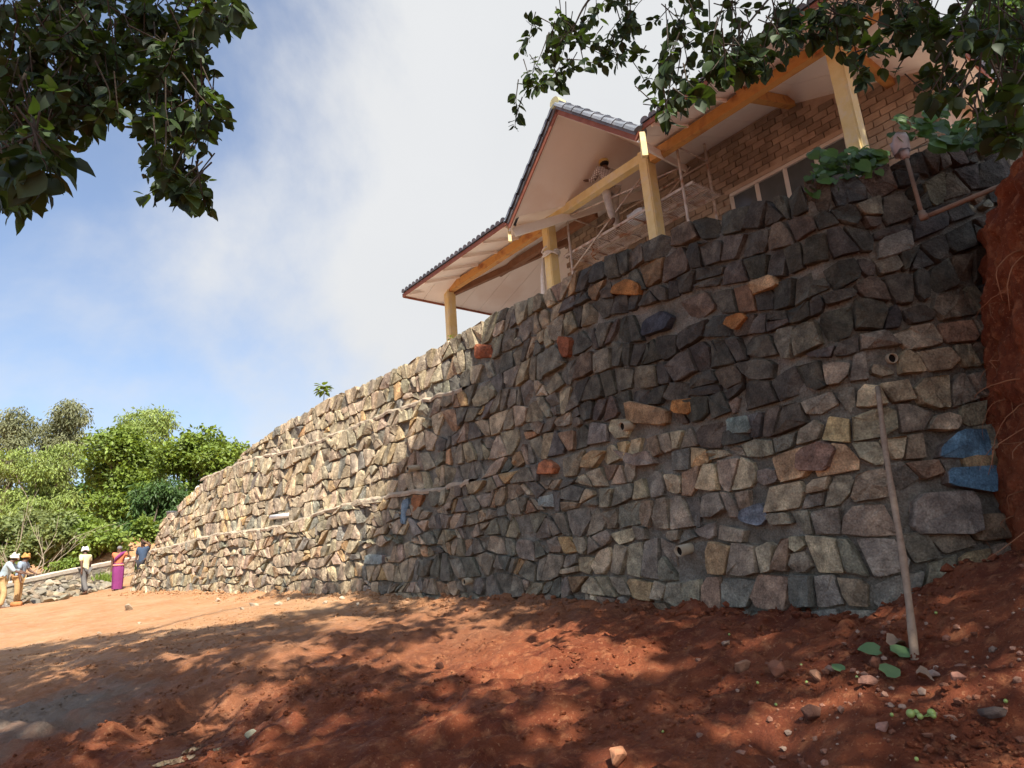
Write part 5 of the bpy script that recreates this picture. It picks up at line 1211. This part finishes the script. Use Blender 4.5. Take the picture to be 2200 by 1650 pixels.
# pipe frame with a broken collar, fixed in front of the wall top
m_rust = mat('rusty_pipe', (.25, .17, .12), (.34, .25, .18), 9, .8, .4, 40); m_collar = mat('pale_collar', (.46, .37, .33), (.58, .48, .44), 8, .7, .4, 30)
pf = empty('pipe_bracket', wpt(1985, 470, .12)[0], 'rusty bent pipe with a broken pale collar at its top, fixed across the upper wall', 'pipe', kind='thing')
pa = at(1946, 335, 6.45); pb = at(1983, 468, 6.35); pc = at(2230, 366, 5.75)
MB().tube([pa, pb], .021, 10).build('upright', m_rust, pf, True); MB().tube([pb, pc], .024, 10).build('crossbar', m_rust, pf, True)
MB().tube([pb + (pa - pb) * .09, pb + (pa - pb) * .0, pb + (pc - pb) * .05], .038, 10).build('elbow', m_rust, pf, True)
cc = at(1934, 312, 6.45); V = []; nr = 22
for z_, rr in ((-.10, .075), (-.06, .085), (.03, .090), (.075, .093), (.07, .080), (-.05, .07)):
    for k in range(nr):
        al = 2 * math.pi * k / nr; br_ = .05 * max(0, math.sin(al * 2.5)) * (z_ > .02); V.append(cc + np.array([rr * math.cos(al), rr * math.sin(al) * .95, z_ + .01 * math.sin(al * 5) - br_ - .35 * rr * math.sin(al)]))
MB().add(V, [(i * nr + k, i * nr + (k + 1) % nr, (i + 1) * nr + (k + 1) % nr, (i + 1) * nr + k) for i in range(5) for k in range(nr)]).build('collar', m_collar, pf, True)
MB().tube([pa - (pa - pb) * .04, pa + (cc - pa) * .25 + np.array([0, 0, .02])], [.036, .05], 10).build('socket', m_collar, pf, True)
# vine on the wall top
m_vine = mat('vine_leaf', (.045, .105, .018), (.085, .165, .032), 2, .45, 0, transl=.2, rnd=.4, spec=.35)
HV = np.array([(0, 0, 0), (.4, 0, -.06), (.75, 0, -.07), (1.02, 0, -.16), (-.10, .26, .03), (.18, .50, .05), (.55, .46, .01), (.85, .2, -.07), (-.10, -.26, .03), (.18, -.50, .05), (.55, -.46, .01), (.85, -.2, -.07)], float)
me_vine = mesh('vine_leaf', HV, LB_F, m_vine, True)
def vine(label, spots, seed, sz, stems):
    rr = random.Random(seed); root = empty('vine', wpt(*spots[0][:2])[0], label, 'vine', kind='thing')
    for st in stems: MB().tube([at(*q) for q in st], np.linspace(.012, .005, len(st)), 6).build('stem', m_bare, root, True)
    for px, py, sx, sy, n, Y in spots:
        for k in range(n):
            p = at(px + rr.uniform(-sx, sx), py + rr.uniform(-sy, sy), Y + rr.uniform(-.35, .1)); z = sz * rr.uniform(.7, 1.25)
            d = np.array([[rr.gauss(0, .6), -.45, -.75 + rr.gauss(0, .3)]]); n_ = np.array([[rr.gauss(0, .4) - .3, -.75, .6]]); d, s_, n2 = frames(d, n_); d, s_, n2 = d[0], s_[0], n2[0]
            o = link('leaf', me_vine, root); o.matrix_basis = Matrix(((d[0] * z, s_[0] * z, n2[0] * z, p[0]), (d[1] * z, s_[1] * z, n2[1] * z, p[1]), (d[2] * z, s_[2] * z, n2[2] * z, p[2]), (0, 0, 0, 1)))
vine('green broad-leaved vine hanging over the top of the wall beside the pipe', [(1815, 360, 75, 40, 105, 6.85), (1765, 392, 30, 24, 40, 6.8), (1870, 342, 30, 24, 28, 6.8)], 3, .135, [[(2200, 262, 6.3), (2090, 268, 6.6), (1990, 310, 6.8), (1900, 345, 6.8), (1800, 385, 6.85)]])
vine('dark broad-leaved vine over the wall crest at the right edge', [(1955, 270, 40, 22, 34, 6.7), (2060, 285, 60, 26, 56, 6.3), (2150, 280, 50, 34, 56, 6.0), (2010, 235, 30, 14, 14, 6.6)], 4, .125, [[(2200, 300, 5.9), (2100, 290, 6.2), (2000, 275, 6.6)]])
# sapling and weed on the crest
def sapling(label, px, py, hpx, n, m_, seed, nm='sapling'):
    u, z = wuv(px, py); b = S(np.array([u]), np.array([float(ztop(u)) - .05]), np.array([-.1]))[0]; d_ = np.linalg.norm(b - CAMP); h = hpx * d_ / F; rr = np.random.default_rng(seed)
    root = empty(nm, b, label, 'plant', kind='thing'); MB().tube([b, b + [.02, 0, h * .5], b + [0, 0, h * .8]], [.012, .009, .005], 6).build('stem', m_bark, root, True)
    me = mesh('leaf', LB_V * np.array([1, .75, 1]), LB_F, m_, True)
    for k in range(n):
        al = k * 2.4; e = rr.uniform(-.7, .5); d = np.array([[math.cos(al), math.sin(al), e]]); d, s_, n2 = frames(d, np.array([[0, 0, 1.]])); zz = h * rr.uniform(.24, .36); p = b + np.array([math.cos(al) * .14 * h * rr.random(), math.sin(al) * .14 * h, h * rr.uniform(.55, .9)]); d, s_, n2 = d[0], s_[0], n2[0]
        link('leaf', me, root).matrix_basis = Matrix(((d[0] * zz, s_[0] * zz, n2[0] * zz, p[0]), (d[1] * zz, s_[1] * zz, n2[1] * zz, p[1]), (d[2] * zz, s_[2] * zz, n2[2] * zz, p[2]), (0, 0, 0, 1)))
sapling('small leafy sapling growing alone on the wall top against the sky', 688, 866, 52, 40, m_brt, 3)
sapling('tiny weed at the foot of the far pavilion post', 962, 735, 24, 10, m_shr, 4, 'weed')
# white pipe and sticks on the ledge, tubs and bag at the wall end
p, n_w = wpt(640, 1110, .05); p2, _ = wpt(588, 1117, .05)
m_wht = mat('white_plastic', (.72, .70, .66), (.78, .76, .72), 5, .5, .1, 30)
tag(MB().tube([p + n_w * -.06 + [0, 0, .05], p2 + n_w * .02 + [0, 0, .05]], .06, 10).build('plastic_pipe', m_wht, None, True), 'short white plastic pipe lying on the ledge of the far wall', 'pipe')
for k, (x0, y0, x1, y1, lb) in enumerate(((745, 1097, 838, 1078, 'longer dry stick lying on the wall ledge'), (690, 1108, 760, 1090, 'shorter dry stick lying on the wall ledge beside the longer one'))):
    a, na = wpt(x0, y0, .04); b, nb2 = wpt(x1, y1, .04); tag(MB().tube([a + [0, 0, .04], (a + b) / 2 + [0, 0, .06], b + [0, 0, .04]], .016, 6).build('dry_stick', m_bare, None, True), lb, 'stick')
m_tub = mat('grey_tub', (.22, .24, .27), (.30, .32, .35), 5, .5, .1, 30); m_tubd = mat('black_tub', (.03, .03, .035), (.05, .05, .055), 5, .5, .1, 30)
for px, py, m_, lb in ((321, 1160, m_tub, 'grey plastic tub on the low end of the stone wall'), (308, 1158, m_tubd, 'black rubber pan tipped on the low end of the stone wall')):
    u_ = 26.45 if px > 315 else 26.75; c = S(np.array([u_]), np.array([float(ztop(u_)) + .01]), np.array([-.22]))[0]; V = []; n = 16
    for z_, rr in ((0, .11), (.26, .16), (.27, .175), (.25, .15), (.03, .1)):
        for k in range(n): V.append(c + np.array([rr * math.cos(k * 2 * math.pi / n), rr * math.sin(k * 2 * math.pi / n), z_]))
    tag(MB().add(V, [(i * n + k, i * n + (k + 1) % n, (i + 1) * n + (k + 1) % n, (i + 1) * n + k) for i in range(4) for k in range(n)] + [tuple(4 * n + k for k in range(n)), tuple(range(n))[::-1]]).build('tub', m_, None, True), lb, 'tub')
c = at(426, 1052, 22.6); q = MB(); q.ell(c, (.11, .09, .13), 10, 6); tag(q.build('white_sack', m_cloth, None, True), 'small white sack on the sloping far end of the wall top', 'sack')
c = person_at(34, 1301, 20.4); q = MB(); q.tube([c + [-.13, 0, .07], c + [.13, .04, .07]], [.075, .07], 12); tag(q.build('log', mat('orange_log', (.38, .15, .05), (.48, .22, .09), 8, .9, .3, 30), None, True), 'short orange log lying by the feet of the stooping man', 'log')

# ------------------------------------------------------------------ ground litter
m_gl = mat('fallen_leaf', (.09, .17, .07), (.14, .22, .10), 3, .5, .1, 30, transl=.1)
m_dl = mat('dead_leaf', (.22, .15, .10), (.32, .23, .16), 6, .85, .3, 30)
def ground_leaf(label, px, py, size, yaw, m_, roll=.15, curl=0.):
    p = gp(px, py); V = HV.copy() * size; V[:, 2] += curl * (V[:, 1] ** 2) / size * 2.2
    o = link('fallen_leaf', mesh('fallen_leaf', V, LB_F, m_, True)); o.matrix_basis = Matrix.Translation((p[0], p[1], p[2] + .045 + curl * .01)) @ Matrix.Rotation(roll + .25, 4, 'X') @ Matrix.Rotation(yaw, 4, 'Z'); tag(o, label, 'leaf')
ground_leaf('pale green fallen leaf left of the pole foot', 1892, 1412, .135, 2.8, m_gl, .35)
ground_leaf('green fallen leaf touching the pole foot', 1930, 1424, .14, .4, m_gl, .3)
ground_leaf('darker green fallen leaf in front of the pole foot', 1905, 1470, .125, .3, m_gl, .4)
ground_leaf('smallest green fallen leaf, left of the others', 1812, 1458, .085, 1.9, m_gl, .3)
ground_leaf('curled brown dead leaf between the green leaves', 1918, 1408, .12, .2, m_dl, .1, .9)
ground_leaf('curled brown dead leaf right of the darker green leaf', 1975, 1472, .09, -.6, m_dl, .1, .9)
# berries
bp0 = gp(1984, 1552); br = empty('berry_cluster', bp0, 'sprig of small round green berries on the red soil', 'berries', kind='thing'); m_ber = mat('green_berry', (.26, .36, .09), (.34, .44, .13), 9, .35, 0, spec=.5)
for dx, dy, rr in ((-.055, .010, .023), (.05, -.008, .022), (-.03, -.038, .016), (0, .055, .016), (.04, -.042, .014)):
    MB().ell(bp0 + [dx, dy, rr + .008], rr, 12, 8).build('berry', m_ber, br, True); MB().tube([bp0 + [.005, 0, .012], bp0 + [dx * .8, dy * .8, rr + .008]], .0028, 5).build('stalk', m_ber, br, True)
# single stones on the soil
GS = [(1597, 1440, 46, (.38, .21, .13), 'pale pointed stone on the soil below the wall'), (1672, 1448, 48, (.28, .12, .07), 'flat brown stone beside the pale pointed stone'), (1745, 1542, 50, (.17, .085, .06), 'dark angular stone in the middle of the near soil'), (1868, 1474, 36, (.27, .14, .10), 'reddish stone just left of the darker green leaf'), (1884, 1432, 34, (.24, .10, .06), 'brown stone under the pale green leaf'),
      (1755, 1458, 32, (.34, .18, .11), 'pinkish stone left of the smallest green leaf'), (2058, 1463, 30, (.24, .12, .09), 'upright red stone right of the pole foot'), (1900, 1568, 30, (.25, .14, .11), 'rosy stone left of the berries'), (2135, 1545, 42, (.13, .10, .085), 'dark stone near the right edge of the soil'), (1915, 1520, 18, (.34, .24, .19), 'small pink stone above the berries'), (1940, 1522, 16, (.33, .23, .18), 'smaller pink stone just right of the small pink one'),
      (540, 1582, 24, (.30, .30, .22), 'flat greenish stone by the puddles'), (1330, 1640, 56, (.42, .20, .11), 'sunlit orange clod at the bottom edge'), (1785, 1445, 26, (.30, .19, .14), 'small stone between the pinkish stone and the leaf'), (2005, 1455, 24, (.36, .27, .22), 'pale chip right of the curled dead leaf'), (1560, 1385, 22, (.34, .24, .18), 'small pale stone near the wall foot'), (945, 1435, 24, (.10, .04, .025), 'dark clod in the sunlit patch')]
for k, (px, py, w, c, lb) in enumerate(GS):
    p = gp(px, py); s_ = w * np.linalg.norm(p - CAMP) / F * 1.1; me = rock_mesh(100 + k, c, 14, .75); tag(link('ground_stone', me, None, (p[0], p[1], p[2] + s_ * .12), (rq.uniform(-.3, .3), rq.uniform(-.3, .3), rq.uniform(0, 6)), (s_, s_ * .8, s_ * .8)), lb, 'stone')
DB = [(545, 1302, 22), (598, 1300, 20), (470, 1292, 18), (700, 1296, 14), (735, 1288, 16), (620, 1290, 14), (520, 1310, 12), (215, 1362, 12), (300, 1340, 10), (275, 1310, 26), (660, 1285, 12), (770, 1300, 14)]
for k, (px, py, w) in enumerate(DB):
    p = gp(px, py); s_ = w * np.linalg.norm(p - CAMP) / F; tag(link('stone_chip', rock_mesh(200 + k, (.42, .35, .26), 12, .6), None, (p[0], p[1], p[2] + s_ * .1), (0, .2, k), (s_, s_ * .8, s_)), 'pale stone chip lying in the sun along the wall foot', 'stone', 'pale chips along the wall foot')
# pebbles, clods and crumbs nobody could count
def scatter(name, n, sampler, sizes, cols, m_, label, seed, flat=.7, sink=.25):
    r = np.random.default_rng(seed); P = sampler(r, n); P[:, 2] = gh(P[:, 0], P[:, 1])
    bm = bmesh.new(); bmesh.ops.create_icosphere(bm, subdivisions=1, radius=.5); T = np.array([v.co[:] for v in bm.verts]); TF = np.array([[v.index for v in f.verts] for f in bm.faces]); bm.free()
    s_ = r.uniform(0, 1, len(P)) ** 2.2 * (sizes[1] - sizes[0]) + sizes[0]; j = 1 + r.normal(0, .22, (len(P), len(T), 1)); an = r.uniform(0, 6.3, len(P)); ca, sa = np.cos(an), np.sin(an); asp = r.uniform(.6, 1.3, (len(P), 1))
    Q = T[None] * j; Q = np.stack([Q[..., 0] * asp, Q[..., 1], Q[..., 2] * flat], -1); V = np.stack([Q[..., 0] * ca[:, None] - Q[..., 1] * sa[:, None], Q[..., 0] * sa[:, None] + Q[..., 1] * ca[:, None], Q[..., 2]], -1) * s_[:, None, None] + P[:, None] + np.array([0, 0, 1]) * (s_ * (.5 * flat - sink))[:, None, None]
    Fc = (TF[None] + (np.arange(len(P)) * len(T))[:, None, None]).reshape(-1, 3); C = np.array(cols)[r.integers(0, len(cols), len(P))] * r.uniform(.75, 1.25, (len(P), 1)); C = np.repeat(C, len(T), 0)
    tag(link(name, mesh(name, V.reshape(-1, 3), Fc, m_, False, C)), label, None, kind='stuff')
def near_s(r, n):
    y = 3.3 + 10.5 * r.random(n * 2) ** 1.6; x = r.uniform(-.72, .62, n * 2) * y; k = fbm(x * 1.3, y * 1.3, o=3, s=91) + r.normal(0, .12, n * 2) > .0; return np.c_[x, y, x * 0][k][:n]
def right_s(r, n): return np.c_[r.normal(2.35, .7, n), r.normal(4.6, .75, n), np.zeros(n)]
def foot_s(r, n):
    u = r.uniform(2, UL - 3, n); d = np.abs(r.normal(0, .38, n)) + .02; p = plan(u) + pnorm(u) * SGN * d[:, None]; return np.c_[p, np.zeros(n)]
m_clod = mat('soil_clod', (.8, .8, .8), (1.15, 1.1, 1.1), 9, .95, .8, 40, attr=True)
scatter('soil_clods', 15000, near_s, (.008, .055), [(1, 1, 1)], m_soil, 'loose red soil clods over the near ground', 1)
scatter('gravel', 420, right_s, (.008, .055), [(.26, .13, .085), (.30, .17, .12), (.20, .085, .05), (.34, .24, .18), (.22, .10, .06)], m_clod, 'small stones and chips on the soil at the right', 2, .8, .1)
scatter('spoil', 2200, foot_s, (.015, .10), [(1, 1, 1)], m_soil, 'loose spoil and chips along the foot of the wall', 3)
# twigs of fallen berries: single pale berries
for k, (px, py) in enumerate(((1585, 1322), (1568, 1372), (1628, 1470), (1722, 1432), (1668, 1520), (1424, 1575), (1918, 1545), (2162, 1512), (2013, 1327), (1842, 1460), (1734, 1473), (1970, 1635))):
    p = gp(px, py); tag(MB().ell(p + [0, 0, .008], .011, 8, 6).build('fallen_berry', m_ber, None, True), 'single round pale green berry on the red soil', 'berry', 'single berries fallen on the soil')
# puddles
m_wat = bpy.data.materials.new('muddy_water'); m_wat.use_nodes = True; b_ = m_wat.node_tree.nodes['Principled BSDF']; b_.inputs['Base Color'].default_value = (.06, .035, .025, 1); b_.inputs['Roughness'].default_value = .03; b_.inputs['Specular IOR Level'].default_value = .7
for k, (c, a, b) in enumerate(_pud):
    n = 40; V = [(c[0], c[1], c[2] - .0275 + .0012 * k)]
    for i in range(n):
        al = 2 * math.pi * i / n; rr = .85 * (1 + .35 * float(fbm(np.array([math.cos(al) * 2 + k * 5]), np.array([math.sin(al) * 2]), s=5)[0])); V.append((c[0] + a * rr * math.cos(al), c[1] + b * rr * math.sin(al), c[2] - .0275 + .0012 * k))
    tag(link('puddle', mesh('puddle', np.array(V), [(0, i + 1, (i + 1) % n + 1) for i in range(n)], m_wat)), kind='structure')
